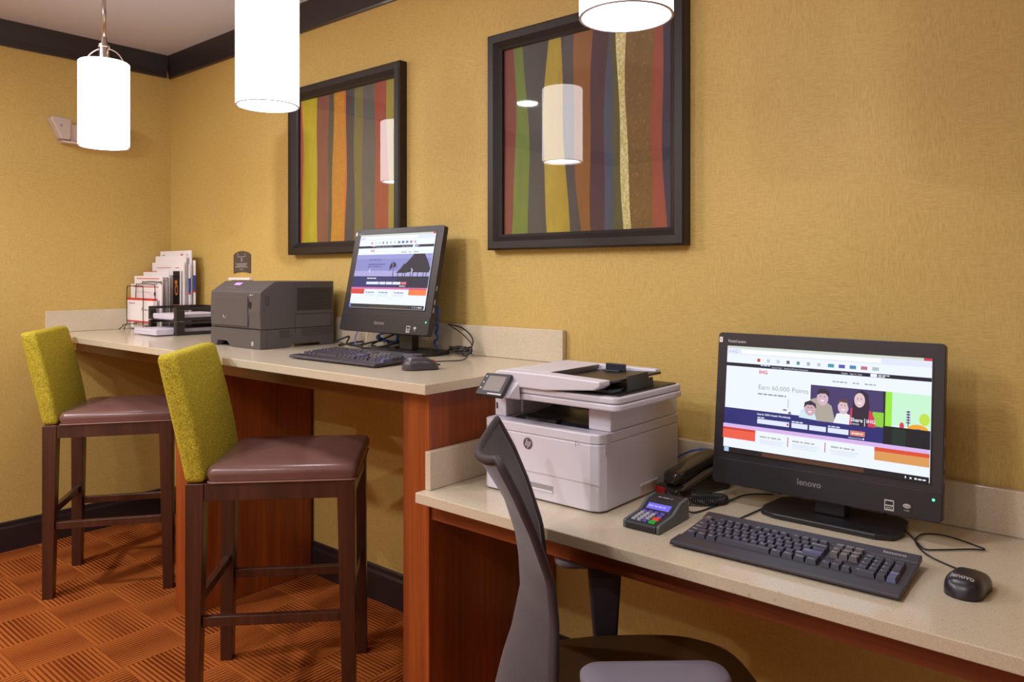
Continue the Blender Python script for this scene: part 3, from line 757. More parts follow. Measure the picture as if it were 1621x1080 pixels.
# ------------------------------------------------------------------ keyboards
def keyboard(label, loc, rz):
    t = thing('keyboard', label, 'keyboard', loc, rz, 'black full-size keyboards')
    W = .455
    # local: origin bottom centre of front edge... y from 0 (front) to D
    D = .205; z0 = .006
    def zt(y):   # top of case
        return .012 if y < .0 else (.013+y*.02 if y < .06 else .0145+(y-.06)*.115)
    prof = [(0, .004), (0, .010), (.006, .0135), (.048, .0145), (.052, .0110), (.170, .0180), (.171, .0215), (.201, .0265), (D, .0245), (D, .013), (.03, .004)]
    mb = MB().prism(prof, 'x', -W/2, W/2)
    mb.build('case', M['kb'], t, .002)
    # palm rest line and feet
    for fx_, fy_, fh in ((-W/2+.05, .19, .0125), (W/2-.05, .19, .0125), (-W/2+.045, .012, .0040), (W/2-.045, .012, .0040)):
        MB().box(fx_-.01, fx_+.01, fy_-.004, fy_+.004, .0002, fh).build('foot', M['black_plastic'], t)
    U = .0188; x0 = -W/2+.012; yb = .055
    slope = math.atan2(.007, .118)
    def key(cx, cy, w, d, mat, legend=None, hh=.0100, ls=.0065):
        base = .0110+(cy-.052)*math.tan(slope)
        X = Matrix.Translation((cx, cy, base)) @ Matrix.Rotation(slope, 4, 'X')
        a, b, c, e = w/2-.0006, d/2-.0006, w/2-.0028, d/2-.0030
        k = MB().hexa([(-a, -b, .0004), (a, -b, .0004), (a, b, .0004), (-a, b, .0004)], [(-c, -e+.0008, hh), (c, -e+.0008, hh), (c, e+.0010, hh), (-c, e+.0010, hh)])
        if legend: k.text(legend, (-c+.0012, e-.0042-ls*.3, hh), (1, 0, 0), (0, 1, 0), ls, 1, n=.00015)
        k.xf(X).build('key', [mat, M['legend']], t, 0, fixn=False)
    K, B, G = M['key'], M['key_blue'], M['key_grey']
    r0 = yb+U/2-.0045
    def row(i): return r0+i*U
    # bottom row (ctrl..)
    def run(y, items, xs):
        x = xs
        for it in items:
            w, lg, mt = it
            if lg is not None: key(x+w*U/2, y, w*U, U, mt, lg)
            x += w*U
    run(row(0), [(1.25, 'Ctrl', K), (1.25, 'Win', K), (1.25, 'Alt', K), (6.25, '', K), (1.25, 'Alt', K), (1.25, 'Win', K), (1.25, 'Menu', K), (1.25, 'Ctrl', K)], x0)
    run(row(1), [(2.25, 'Shift', K)]+[(1, c, K) for c in 'ZXCVBNM,./']+[(2.75, 'Shift', K)], x0)
    run(row(2), [(1.75, 'Caps', K)]+[(1, c, K) for c in "ASDFGHJKL;'"]+[(2.25, 'Enter', B)], x0)
    run(row(3), [(1.5, 'Tab', K)]+[(1, c, K) for c in 'QWERTYUIOP[]']+[(1.5, '\\', K)], x0)
    run(row(4), [(1, c, K) for c in '`1234567890-=']+[(2, 'Backspace', K)], x0)
    yf = row(5)+.004
    run(yf, [(1, 'Esc', G), (.75, None, K)]+[(1, 'F%d' % i, K) for i in range(1, 5)]+[(.45, None, K)]+[(1, 'F%d' % i, K) for i in range(5, 9)]+[(.45, None, K)]+[(1, 'F%d' % i, K) for i in range(9, 13)], x0)
    xn = x0+15.35*U
    run(yf, [(1, 'PrtSc', G), (1, 'ScrLk', G), (1, 'Pause', G)], xn)
    run(row(4), [(1, 'Ins', G), (1, 'Home', G), (1, 'PgUp', G)], xn)
    run(row(3), [(1, 'Del', G), (1, 'End', G), (1, 'PgDn', G)], xn)
    run(row(1), [(1, None, K), (1, '^', K)], xn)
    run(row(0), [(1, '<', K), (1, 'v', K), (1, '>', K)], xn)
    xp = xn+3.35*U
    run(row(4), [(1, 'Num', K), (1, '/', K), (1, '*', K), (1, '-', K)], xp)
    run(row(3), [(1, '7', K), (1, '8', K), (1, '9', K)], xp)
    run(row(2), [(1, '4', K), (1, '5', K), (1, '6', K)], xp)
    run(row(1), [(1, '1', K), (1, '2', K), (1, '3', K)], xp)
    run(row(0), [(2, '0', K), (1, '.', K)], xp)
    key(xp+3.5*U, (row(2)+row(3))/2, U, 2*U, K, '+'); key(xp+3.5*U, (row(0)+row(1))/2, U, 2*U, B, 'Enter')
    zl = .030+(.203-.186)*.0167/.1
    a = math.atan2(.005, .030)
    MB().text('lenovo', (W/2-.068, .180, .0232), (1, 0, 0), (0, math.cos(a), math.sin(a)), .016, 0, 'l', True, n=.0003).build('logo', M['logo'], t, fixn=False)
    return t
kb = keyboard('black keyboard in front of the computer on the low desk', (3.698, -.561, .7603), R(1.5))
copy_thing(kb, (2.180, -.512, 1.0553), R(1), 'black keyboard on the high counter beside the charcoal printer')

# ------------------------------------------------------------------ mice
def mouse(label, loc, rz, mat):
    t = thing('computer_mouse', label, 'computer mouse', loc, rz, 'black corded mice')
    L, Wd, Hh = .058, .034, .037
    def half(y): return max(.004, Wd*(1-abs(y/L)**3.2)**.5*(1-.08*math.cos(PI*y/L)))
    def high(y): return max(.004, Hh*(1-abs(y/L)**3.4)**.5*(1-.10*(y/L)-.22*max(0, y/L)**2))
    ns, nc = 30, 24
    vs = []; fs = []
    for i in range(ns+1):
        y = L*math.sin(-PI/2*.995+PI*.995*i/ns)
        for k in range(nc+1):
            th = PI*k/nc; c_, s_ = math.cos(th), math.sin(th)
            vs.append((half(y)*math.copysign(abs(c_)**.55, c_), y, .0008+high(y)*abs(s_)**.62))
    for i in range(ns):
        for k in range(nc): a_ = i*(nc+1)+k; fs.append((a_, a_+1, a_+nc+2, a_+nc+1))
        fs.append((i*(nc+1)+nc, i*(nc+1), (i+1)*(nc+1), (i+1)*(nc+1)+nc))
    fs += [tuple(range(nc+1)), tuple(ns*(nc+1)+k for k in range(nc, -1, -1))]
    MB().add(vs, fs).build('shell', mat, t, smooth=True)
    MB().lathe([(0, -.003), (.0075, -.003), (.0085, -.002), (.0085, .002), (.0075, .003), (0, .003)], 20).xf(Matrix.Translation((0, .040, high(.040)-.0055)) @ Matrix.Rotation(R(90), 4, 'Y')).build('scroll_wheel', M['red_led'], t, smooth=True)['label'] = 'red scroll wheel'
    tl = R(-30)
    def surf(x, y): return .0008+high(y)*(1-min(.999, abs(x)/half(y))**(2/.55))**.31
    lg_ = MB().text('lenovo', (0, -.040, 0), (1, 0, 0), (0, 1, 0), .0145, 0, 'c', True, n=0)
    lg_.v = [Vector((v.x, v.y, surf(v.x, v.y)+.0004)) for v in lg_.v]
    lg_.build('logo', M['logo'], t, fixn=False)
    MB().tube([(0, .050, .014), (0, .064, .012)], [.0035, .0022], 8).build('cable_strain', M['black_plastic'], t)
    return t
ms = mouse('black mouse to the right of the keyboard on the low desk', (4.010, -.415, .7602), R(-6), M['mouse'])
m2 = copy_thing(ms, (2.535, -.430, 1.0552), R(-28), 'dark grey mouse at the right end of the high counter')
for c_ in m2.children:
    if c_.name.startswith('shell'):
        c_.data = c_.data.copy(); c_.data.materials[0] = M['mouse_grey']

# ------------------------------------------------------------------ white multifunction printer
p = thing('multifunction_printer', 'white multifunction printer on the low desk', 'printer', (3.05, -.29, .7605))
w = dict(world=True)
X0, X1, Y0, Y1, Z0 = 2.856, 3.242, -.492, -.092, .7605
# body as rounded-front block with recessed top bed and side grip cut out
out = [(X0, Y1), (X0, Y0+.02), (X0+.006, Y0+.006), (X0+.02, Y0), (X1-.03, Y0), (X1-.009, Y0+.009), (X1, Y0+.03), (X1, Y1)]
MB().prism(out, 'z', .7645, .930).build('body', M['white_plastic'], p, .003, **w)
MB().box(X0+.02, X1-.02, Y0+.03, Y1-.02, .7606, .7645).build('base_plinth', M['grey_dark'], p, **w)
# upper deck frame round the output bed
mb = MB().prism([(X0, Y0+.02), (X0+.006, Y0+.006), (X0+.02, Y0), (X1-.03, Y0), (X1-.009, Y0+.009), (X1, Y0+.03), (X1, -.438), (X0, -.438)], 'z', .9305, .955)
mb.box(X0, 2.905, -.4375, Y1, .9305, .955).box(3.175, X1, -.4375, Y1, .9305, .955).box(2.9055, 3.1745, -.14, Y1, .9305, .955)
mb.build('upper_deck', M['white_plastic'], p, .003, **w)
MB().box(2.906, 3.174, -.437, -.141, .931, .9345).build('output_bed', M['tray_blue'], p, **w)
MB().prism([(-.437, .945), (-.40, .955), (-.33, .953), (-.25, .962), (-.16, .985), (-.142, .985), (-.142, .9355), (-.437, .9355)], 'x', 2.9075, 3.1725).build('output_ramp', M['tray_blue'], p, .002, **w)
MB().prism([(-.434, .950), (-.425, .961), (-.408, .962), (-.398, .956)], 'x', 2.955, 3.06).build('paper_stop', M['tray_black'], p, .002, **w)
# columns carrying the scanner
mb = MB().box(X0+.004, 2.900, -.447, -.38, .9555, 1.019).box(X0+.004, 2.905, -.3795, Y1, .9555, 1.019)
mb.box(3.172, X1-.003, -.440, Y1, .9555, 1.019).box(2.9055, 3.1715, -.13, Y1, .9555, 1.019)
mb.build('scanner_column', M['white_plastic'], p, .003, **w)
MB().box(2.9065, 3.171, -.136, -.1305, .956, 1.018).build('inner_wall', M['tray_black'], p, **w)
MB().box(2.866, 2.8705, -.4485, -.4475, .975, .992).build('usb_slot', M['grey_dark'], p, **w)
# scanner
so = rrect(2.868, 3.298, -.498, -.165, .022, 5)
MB().prism(so, 'z', 1.0195, 1.036).build('scanner_base', M['white_plastic'], p, .004, **w)
MB().prism([(2.87+(a-2.868)*.99, b) for a, b in so], 'z', 1.0375, 1.053).build('scanner_lid', M['white_plastic'], p, .003, **w)
# adf: left feeder block, front and rear rails, dark input tray
AZ = 1.094
fp = [(2.915, 1.0535), (3.085, 1.0535), (3.13, 1.058), (3.235, 1.068), (3.252, 1.078), (3.252, 1.090), (3.10, AZ), (2.932, AZ), (2.915, 1.088)]
MB().prism(fp, 'y', -.510, -.462).build('feeder_rail', M['white_plastic'], p, .003, **w)
MB().prism([(2.915, 1.0535), (3.03, 1.0535), (3.065, AZ), (2.932, AZ), (2.915, 1.088)], 'y', -.4615, -.2255).build('feeder_body', M['white_plastic'], p, .003, **w)
MB().prism([(2.915, 1.0535), (3.07, 1.0535), (3.13, 1.066), (3.245, 1.078), (3.245, AZ-.001), (3.10, AZ), (2.932, AZ), (2.915, 1.088)], 'y', -.225, -.200).build('feeder_rail', M['white_plastic'], p, .003, **w)
MB().prism([(3.045, 1.066), (3.25, 1.080), (3.262, 1.083), (3.262, 1.089), (3.25, 1.088), (3.06, 1.078)], 'y', -.4605, -.2265).build('input_tray', M['tray_black'], p, .001, **w)
MB().box(3.105, 3.168, -.258, -.25, 1.083, 1.104).box(3.105, 3.16, -.2795, -.2585, 1.083, 1.088).build('paper_guide', M['tray_blue'], p, .002, **w)
# output tray on lid
MB().prism([(3.09, -.475), (3.285, -.475), (3.285, -.185), (3.09, -.185)], 'z', 1.0535, 1.0565).build('output_tray', M['tray_black'], p, .001, **w)
MB().box(3.19, 3.262, -.468, -.415, 1.057, 1.0665).build('output_ledge', M['tray_blue'], p, .002, **w)
MB().prism([(-.415, 1.057), (-.412, 1.096), (-.315, 1.098), (-.31, 1.082), (-.29, 1.082), (-.285, 1.057)], 'x', 3.268, 3.273).build('paper_stop', M['tray_black'], p, .0008, **w)
# control panel housing + screen (tilted)
TL, TR, BR, BL = Vector((2.886, -.512, 1.084)), Vector((2.978, -.512, 1.086)), Vector((2.990, -.572, 1.036)), Vector((2.898, -.572, 1.036))
ux = (TR-TL).normalized(); nrm = (TR-TL).cross(TL-BL).normalized()
if nrm.y > 0: nrm = -nrm
th = -nrm*.011
MB().hexa([TL+th, TR+th, BR+th, BL+th], [TL, TR, BR, BL]).build('control_panel', M['grey_dark'], p, .003, **w)
def quad(a, b, c, d, off): return [TL*(1-u_)*(1-v_)+TR*u_*(1-v_)+BR*u_*v_+BL*(1-u_)*v_+nrm*off for u_, v_ in ((a, b), (c, b), (c, d), (a, d))]
MB().poly(quad(.20, .14, .86, .82, .0004)).build('touch_screen', M['lcd_grey'], p, fixn=False, **w)
mb = MB()
for v_ in (.18, .46, .72): mb.poly(quad(.08, v_-.03, .13, v_+.03, .0004))
mb.poly(quad(.45, .91, .97, .96, .0005)); mb.build('panel_marks', M['logo'], p, fixn=False, **w)
hs = MB().hexa([(2.915, -.548, 1.030), (2.992, -.548, 1.030), (3.000, -.505, 1.0195), (2.905, -.505, 1.0195)], [(2.905, -.5105, 1.066), (2.992, -.5105, 1.066), (3.000, -.5102, 1.0675), (2.902, -.5102, 1.0675)])
hs.build('panel_housing', M['white_plastic'], p, .003, **w)
# front: seams, tray, logo
mb = MB().box(X0+.004, X1-.004, Y0-.0004, Y0+.001, .8315, .8328)
mb.build('drawer_seam', M['white_seam'], p, **w)
MB().box(2.998, 3.098, Y0-.0006, Y0+.0004, .792, .806).build('drawer_handle', M['white_seam'], p, **w)
MB().box(2.998, 3.098, Y0-.0030, Y0-.0007, .788, .794).build('handle_lip', M['white_plastic'], p, .0008, **w)
MB().prism([(X1-.0002, -.30), (X1+.004, -.30), (X1+.004, -.215), (X1-.0002, -.215)], 'z', .792, .797).build('side_grip', M['white_plastic'], p, .001, **w)
MB().box(X1-.001, X1+.0004, -.30, -.215, .7648, .7915).build('grip_recess', M['orange_print'], p, **w)
bpy.data.objects['grip_recess'].data.materials[0] = M['fixture_s']
mb = MB(); o_ = rrect(-.472, -.448, .905, .933, .002, 2)
mb.prism(o_, 'x', X1, X1+.0009, 0).prism(rrect(-.4695, -.4505, .9075, .9305, .001, 2), 'x', X1+.0009, X1+.0011, 1).prism(rrect(-.4685, -.4515, .9085, .9295, .001, 2), 'x', X1+.0011, X1+.0014, 0).build('release_button', [M['white_plastic'], M['white_seam']], p, **w)
MB().text('N', (3.175, Y0, .924), (1, 0, 0), (0, 0, 1), .009, 0, 'l', False, .0006).box(3.168, 3.169, Y0-.0006, Y0+.0002, .920, .934).build('corner_mark', M['grey_print'], p, fixn=False, **w)
cx, cz, r_ = 3.015, .905, .0155
lg = MB().poly([(cx+a, Y0-.0006, cz+b) for a, b in ell(0, 0, r_, r_, 28)], 0)
def bar(x_, z_, l, wd=.0022, sh=.33):  # slanted stroke
    lg.poly([(cx+x_-wd/2, Y0-.0009, cz+z_), (cx+x_+wd/2, Y0-.0009, cz+z_), (cx+x_+wd/2+l*sh, Y0-.0009, cz+z_+l), (cx+x_-wd/2+l*sh, Y0-.0009, cz+z_+l)], 1)
def hbar(x_, z_, l, wd=.0020, sh=.33):
    lg.poly([(cx+x_, Y0-.0009, cz+z_), (cx+x_+l, Y0-.0009, cz+z_), (cx+x_+l+wd*sh, Y0-.0009, cz+z_+wd), (cx+x_+wd*sh, Y0-.0009, cz+z_+wd)], 1)
bar(-.0085, -.0065, .0185); bar(-.0040, -.0065, .0105); hbar(-.0056, .0040, .0052)
bar(-.0010, -.0130, .0185); bar(.0058, -.0055, .0105); hbar(.0024, .0036, .0060); hbar(-.0005, -.0065, .0058)
lg.build('logo', [M['hp_disc'], M['white_plastic']], p, fixn=False, **w)

# ------------------------------------------------------------------ charcoal laser printer
q = thing('laser_printer', 'charcoal laser printer on the high counter', 'printer', (1.42, -.24, 1.0555))
X0, X1, Y0, Y1 = 1.232, 1.612, -.418, -.072
zb, zs, zf, zr = 1.0555, 1.131, 1.283, 1.322
MB().prism([(Y0+.004, zs+.0015), (Y0, zs+.006), (Y0-.004, 1.20), (Y0, zf-.004), (Y0+.004, zf), (Y0+.062, zr), (Y1, zr), (Y1, zs+.0015)], 'x', X0, X1).build('body', M['grey_printer'], q, .004, world=True)
# lower tray with grip cut-outs in front and side
mb = MB()
mb.prism([(X0, zb), (X0+.045, zb), (X0+.055, zb+.022), (X0+.13, zb+.022), (X0+.16, zb), (X1, zb), (X1, zs), (X0, zs)], 'y', Y0-.002, Y0+.03)
mb.prism([(Y0+.0305, zb), (Y0+.13, zb), (Y0+.15, zb+.012), (Y1-.07, zb+.012), (Y1-.06, zb), (Y1, zb), (Y1, zs), (Y0+.0305, zs)], 'x', X1-.03, X1)
mb.box(X0, X0+.03, Y0+.0305, Y1, zb, zs).box(X0+.0305, X1-.0305, Y0+.0305, Y1, zb+.03, zs)
mb.build('paper_drawer', M['grey_printer'], q, .002, world=True)
MB().prism([(X0+.028, zs+.012), (X1-.085, zs+.012), (X1-.085, zf-.028), (X1-.089, zf-.022), (X0+.045, zf-.022), (X0+.028, zf-.035)], 'y', Y0-.0075, Y0-.0015).build('front_flap', M['grey_printer'], q, .002, world=True)
MB().poly([(p_[0], Y0-.0048, p_[1]) for p_ in ell(X1-.072, 1.229, .011, .015, 16)]).build('flap_latch', M['black_print'], q, world=True)
lgp = [(X0+.125+.014*math.cos(a), Y0-.0082, 1.186+.014*math.sin(a)) for a in [R(185+170*k/10) for k in range(11)]]
MB().tube(lgp, .0011, 6).build('logo', M['logo'], q, world=True)
MB().words((X1-.075, Y0-.0030, 1.266), (1, 0, 0), (0, 0, 1), .026, .005, 0, 41).build('model_lettering', M['logo'], q, fixn=False, world=True)
MB().box(X1-.062, X1-.048, Y0-.0032, Y0-.0022, 1.068, 1.084).build('drawer_label', M['logo'], q, world=True)
# sloped control strip
sl = math.atan2(zr-zf, .058)
def onslope(x, f): return (x, Y0+.004+.058*f, zf+(zr-zf)*f)
mb = MB(); up = Vector((0, -math.sin(sl), math.cos(sl)))*.0006
mb.poly([Vector(onslope(*a))+up for a in ((1.345, .60), (1.395, .60), (1.395, .84), (1.345, .84))]); mb.build('display', M['led_violet'], q, fixn=False, world=True)
mb = MB()
for x in (1.31, 1.33, 1.35, 1.37): mb.poly([Vector(onslope(*a))+up for a in ((x, .30), (x+.004, .30), (x+.004, .36), (x, .36))])
mb.build('indicator_marks', M['logo'], q, fixn=False, world=True)
# right side: louvred vent, panel lines, small vents
mb = MB()
for k in range(12):
    z = 1.205+k*.0078; mb.box(X1-.001, X1+.0016, Y0+.165, Y0+.335, z, z+.0040)
mb.build('side_vent', M['grey_dark'], q, world=True)
MB().box(X1-.001, X1+.0022, Y0+.145, Y0+.150, 1.195, 1.308).build('hinge_strip', M['grey_printer'], q, world=True)
mb = MB()
for a in ((Y0+.155, Y0+.157, zs-.02, 1.19), (Y1-.012, Y1-.010, zs-.03, 1.19), (Y0+.155, Y1-.010, 1.188, 1.190), (Y0+.0, Y0+.0, 0, 0)):
    if a[1] > a[0]: mb.box(X1-.001, X1+.0006, a[0], a[1], a[2], a[3])
for k in range(5): mb.box(X1-.001, X1+.0006, Y0+.085, Y0+.130, 1.098+k*.006, 1.100+k*.006)
for k in range(4): mb.box(X1-.001, X1+.0006, Y0+.185, Y1-.02, 1.100+k*.008, 1.102+k*.008)
mb.build('side_seams', M['grey_dark'], q, world=True)
MB().tube([(X1+.001, Y0+.022, 1.265), (X1+.001, Y0+.022, 1.232), (X1+.001, Y0+.028, 1.228), (X1+.001, Y0+.034, 1.232), (X1+.001, Y0+.034, 1.265)], .001, 5).build('catch_outline', M['grey_dark'], q, world=True)

# ------------------------------------------------------------------ wall sign + ledge
sg = thing('wall_sign', 'small dark plaque with rounded top on the wall behind the charcoal printer', 'sign', (.765, -.001, 1.352))
pts = [(-.078, .004), (-.04, .010), (0, .012), (.04, .010), (.078, .004), (.078, .098), (.06, .107), (.03, .114), (0, .117), (-.03, .114), (-.06, .107), (-.078, .098)]
MB().prism(pts, 'y', -.005, 0).build('plate', M['plaque'], sg)
s = MB(); yy = -.0052
s.box(-.037, -.034, -.0056, -.0052, .086, .106).box(.031, .034, -.0056, -.0052, .086, .106).box(-.037, .034, -.0056, -.0052, .086, .0885)
s.text('0', (0, yy, .062), (1, 0, 0), (0, 0, 1), .030, 0, 'c', True).poly([(-.006, -.0056, .066), (-.004, -.0056, .066), (.006, -.0056, .080), (.004, -.0056, .080)])
s.words((-.054, yy, .050), (1, 0, 0), (0, 0, 1), .108, .0042, 0, 31)
s.words((-.046, yy, .042), (1, 0, 0), (0, 0, 1), .092, .0042, 0, 32)
s.words((-.058, yy, .034), (1, 0, 0), (0, 0, 1), .116, .0042, 0, 33)
s.words((-.018, yy, .022), (1, 0, 0), (0, 0, 1), .036, .003, 0, 34)
s.build('lettering', M['logo'], sg, fixn=False)
tag(MB().box(.665, .862, -.022, -.001, 1.322, 1.334).build('wall_ledge', M['paper'], bevel=.001), 'thin white strip on the wall just below the dark plaque', 'ledge')

# ------------------------------------------------------------------ emergency fixture on left wall
fx = thing('emergency_light', 'almond plastic emergency light fixture on the left wall behind the pendant', 'wall light', (.001, -.44, 2.02))
def fxp(pts, x0, x1, mat, name, bv=.004, par=fx): return MB().prism(pts, 'x', x0, x1).build(name, mat, par, bv)
fxp([(-.135, .0), (.135, .0), (.150, .012), (-.150, .012)], 0, .055, M['fixture'], 'bottom_ledge', .002)
fxp([(-.100, .014), (.100, .014), (.11, .10), (-.11, .10)], 0, .045, M['fixture'], 'body')
h1 = fxp([(-.150, .016), (-.102, .016), (-.100, .125), (-.185, .130), (-.200, .118)], 0, .062, M['fixture_s'], 'lamp_head', .008)
h2 = fxp([(.150, .016), (.102, .016), (.100, .125), (.185, .130), (.200, .118)], 0, .062, M['fixture_s'], 'lamp_head', .008)
MB().lathe([(0, 0), (.006, 0), (.006, .002), (0, .002)], 12, (0, 0, 0)).xf(Matrix.Translation((.062, -.150, .085)) @ Matrix.Rotation(R(90), 4, 'Y')).build('test_button', M['grey_print'], fx)

# ------------------------------------------------------------------ mailing envelopes, rack, letter tray
def sheet(name, x0, x1, y, z0, z1, th, label, cat, extra=None, mats=None, group=None, lean=0, rz=0):
    mb = MB().box(-(x1-x0)/2, (x1-x0)/2, -th/2, th/2, 0, z1-z0)
    if extra: extra(mb, (x1-x0), z1-z0, th)
    mb.xf(Matrix.Translation(((x0+x1)/2, y, z0)) @ Matrix.Rotation(R(rz), 4, 'Z') @ Matrix.Rotation(R(lean), 4, 'X'))
    o = mb.build(name, mats or [M['paper'], M['red'], M['blue_print'], M['black_print'], M['orange_print'], M['grey_print']], fixn=True)
    return tag(o, label, cat, group)
GE = 'mailing envelopes in the wire rack'
def f_front(mb, w_, h, th):
    y = -th/2
    mb.box(-w_/2-.001, w_/2+.001, y-.001, th/2+.001, h-.007, h+.003, 1).box(-w_/2, w_/2, y-.0006, y, 0, .008, 1)
    mb.text('K', (.02, y, h*.5), (1, 0, 0), (0, 0, 1), .026, 5, 'l', True, .0008)
    mb.words((-w_/2+.02, y, h*.78), (1, 0, 0), (0, 0, 1), .07, .006, 5, 51).words((.05, y, h*.52), (1, 0, 0), (0, 0, 1), .05, .006, 5, 52)
def f_line(mb, w_, h, th):
    y = -th/2; mb.box(-w_/2+.03, w_/2-.03, y-.0006, y, h-.016, h-.012, 1)
    mb.poly([(w_*.30+a, y-.0008, h-.05+b) for a, b in ell(0, 0, .012, .012)], 2)
def f_big(mb, w_, h, th):
    y = -th/2; mb.box(-w_/2, w_/2-.13, y-.0006, y, h-.004, h, 1)
    for k in range(3): mb.box(-w_/2+.05, -w_/2+.12, y-.0006, y, h-.03-k*.008, h-.028-k*.008, 5)
def f_head(mb, w_, h, th):
    y = -th/2; mb.box(-w_/2+.06, w_/2-.14, y-.0006, y, h-.03, h-.027, 1); mb.box(w_/2-.09, w_/2-.05, y-.0006, y, h-.032, h-.028, 1)
def f_logo(mb, w_, h, th):
    y = -th/2; mb.poly([(w_/2-.115, y-.0007, h-.034), (w_/2-.098, y-.0007, h-.034), (w_/2-.092, y-.0007, h-.016), (w_/2-.108, y-.0007, h-.016)], 1).poly([(w_/2-.094, y-.0007, h-.034), (w_/2-.084, y-.0007, h-.034), (w_/2-.084, y-.0007, h-.018), (w_/2-.090, y-.0007, h-.018)], 5)
    mb.box(-w_/2+.02, -w_/2+.06, y-.0006, y, h-.024, h-.020, 5); mb.box(w_/2-.05, w_/2-.03, y-.0006, y, h-.024, h-.020, 5)
sheet('mailing_envelope', .075, .375, -.262, 1.099, 1.222, .020, 'low white mailing box pack with red rim, frontmost in the wire rack', 'envelope', f_front, group=GE)
sheet('mailing_envelope', .030, .385, -.232, 1.062, 1.298, .006, 'white envelope with red line and blue dot, directly behind the red-rimmed pack', 'envelope', f_line, group=GE)
sheet('mailing_envelope', .026, .350, -.212, 1.062, 1.342, .005, 'white envelope with thin red top line, third from the front in the rack', 'envelope', f_line, group=GE)
sheet('mailing_envelope', .055, .345, -.176, 1.062, 1.368, .006, 'white folded envelope with a red top edge, left of the black brochure', 'envelope', f_big, group=GE)
sheet('mailing_envelope', .028, .388, -.115, 1.062, 1.415, .008, 'white envelope with faint red heading below the tallest one', 'envelope', f_head, group=GE)
sheet('mailing_envelope', .028, .375, -.098, 1.062, 1.450, .005, 'plain cream envelope between the headed one and the tallest one', 'envelope', group=GE)
sheet('mailing_envelope', .030, .380, -.072, 1.062, 1.478, .006, 'tallest white envelope with a red logo at its top right corner', 'envelope', f_logo, group=GE)
def f_broch(mb, w_, h, th):
    y = -th/2; mb.box(-w_/2+.008, w_/2-.006, y-.0006, y, .045, h-.006, 3); mb.box(-w_/2+.008, w_/2-.006, y-.0010, y-.0007, .030, .045, 1); mb.box(-w_/2+.008, w_/2-.006, y-.0010, y-.0007, .046, .052, 4)
    mb.poly([(a, y-.0012, b) for a, b in ell(-.004, h*.72, .018, .012)], 4); mb.poly([(a, y-.0012, b) for a, b in ell(.0, h*.55, .020, .030)], 4); mb.poly([(a, y-.0014, b) for a, b in ell(.004, h*.55, .010, .018)], 3)
sheet('brochure', .296, .384, -.132, 1.140, 1.374, .004, 'narrow black-fronted brochure with red foot strip among the envelopes', 'brochure', f_broch, group='brochures in the rack')
def f_side(c):
    def g(mb, w_, h, th):
        mb.box(w_/2-.014, w_/2+.0006, -th/2-.0006, th/2+.0006, h*.56, h*.78, c); mb.box(w_/2-.014, w_/2+.0008, -th/2-.0008, th/2+.0008, h*.53, h*.56, 1)
    return g
sheet('brochure', .30, .392, -.058, 1.062, 1.425, .006, 'white brochure with a blue side band at the right rear of the rack', 'brochure', f_side(2), group='brochures in the rack')
sheet('brochure', .29, .390, -.084, 1.062, 1.405, .004, 'white brochure with a dark blue band next to the black-fronted brochure', 'brochure', f_side(2), group='brochures in the rack')
rk = thing('wire_rack', 'black wire rack holding envelopes in the counter corner', 'file rack', (.22, -.17, 1.0555))
def loop(xa, xb, y, ztop, zbot=1.085):
    return cr([(xa, y, zbot), (xa, y, ztop-.02), (xa+.03, y, ztop), (xb-.03, y, ztop), (xb, y, ztop-.02), (xb, y, zbot)], 5)
for (xa, xb, y, zt_) in ((.10, .29, -.285, 1.288), (.12, .34, -.247, 1.298), (.14, .36, -.222, 1.31), (.10, .37, -.192, 1.33), (.08, .37, -.135, 1.34), (.06, .37, -.065, 1.36)):
    MB().tube(loop(xa, xb, y, zt_), .0022, 6).build('wire_loop', M['wire'], rk, smooth=True, world=True)
for xx in (.10, .34):
    MB().tube(cr([(xx-.03, -.315, 1.0575), (xx-.012, -.300, 1.075), (xx, -.285, 1.085), (xx, -.06, 1.085), (xx, -.045, 1.0575)], 4), .0022, 6).build('base_wire', M['wire'], rk, smooth=True, world=True)
    MB().tube(cr([(xx+.03, -.312, 1.0575), (xx+.012, -.300, 1.075), (xx, -.285, 1.085)], 4), .0022, 6).build('base_wire', M['wire'], rk, smooth=True, world=True)

def letter_tray(z, label):
    t = thing('letter_tray', label, 'letter tray', (.555, -.165, z), 0, 'stacked black letter trays')
    x0, x1, y0, y1, h = -.150, .150, -.145, .125, .066
    MB().box(x0, x1, y0, y1, 0, .004).build('tray_floor', M['tray_black'], t, .001)
    for xa, xb in ((x0, x0+.006), (x1-.006, x1)):
        mb = MB(); mb.box(xa, xb, y0, y1, .0045, .016); mb.box(xa, xb, y0, y0+.04, .0165, h-.014); mb.box(xa, xb, y1-.04, y1, .0165, h-.014); mb.box(xa, xb, y0, y1, h-.0135, h)
        mb.build('side_wall', M['tray_black'], t, .0015)
    MB().box(x0+.0065, x1-.0065, y1-.006, y1, .0045, h).build('rear_wall', M['tray_black'], t, .001)
    mb = MB().box(x0+.0065, x0+.04, y0, y0+.006, .0045, .012).box(x1-.04, x1-.0065, y0, y0+.006, .0045, .012)
    mb.box(x1-.030, x1-.0065, y0, y0+.006, .0125, h).box(x0+.0065, x0+.022, y0, y0+.006, .0125, h)
    mb.build('front_lip', M['tray_black'], t, .001)
    return t
lt = letter_tray(1.0557, 'lower black letter tray under the other, on the high counter')
copy_thing(lt, (.555, -.165, 1.1245), 0, 'upper black letter tray on top of the other')
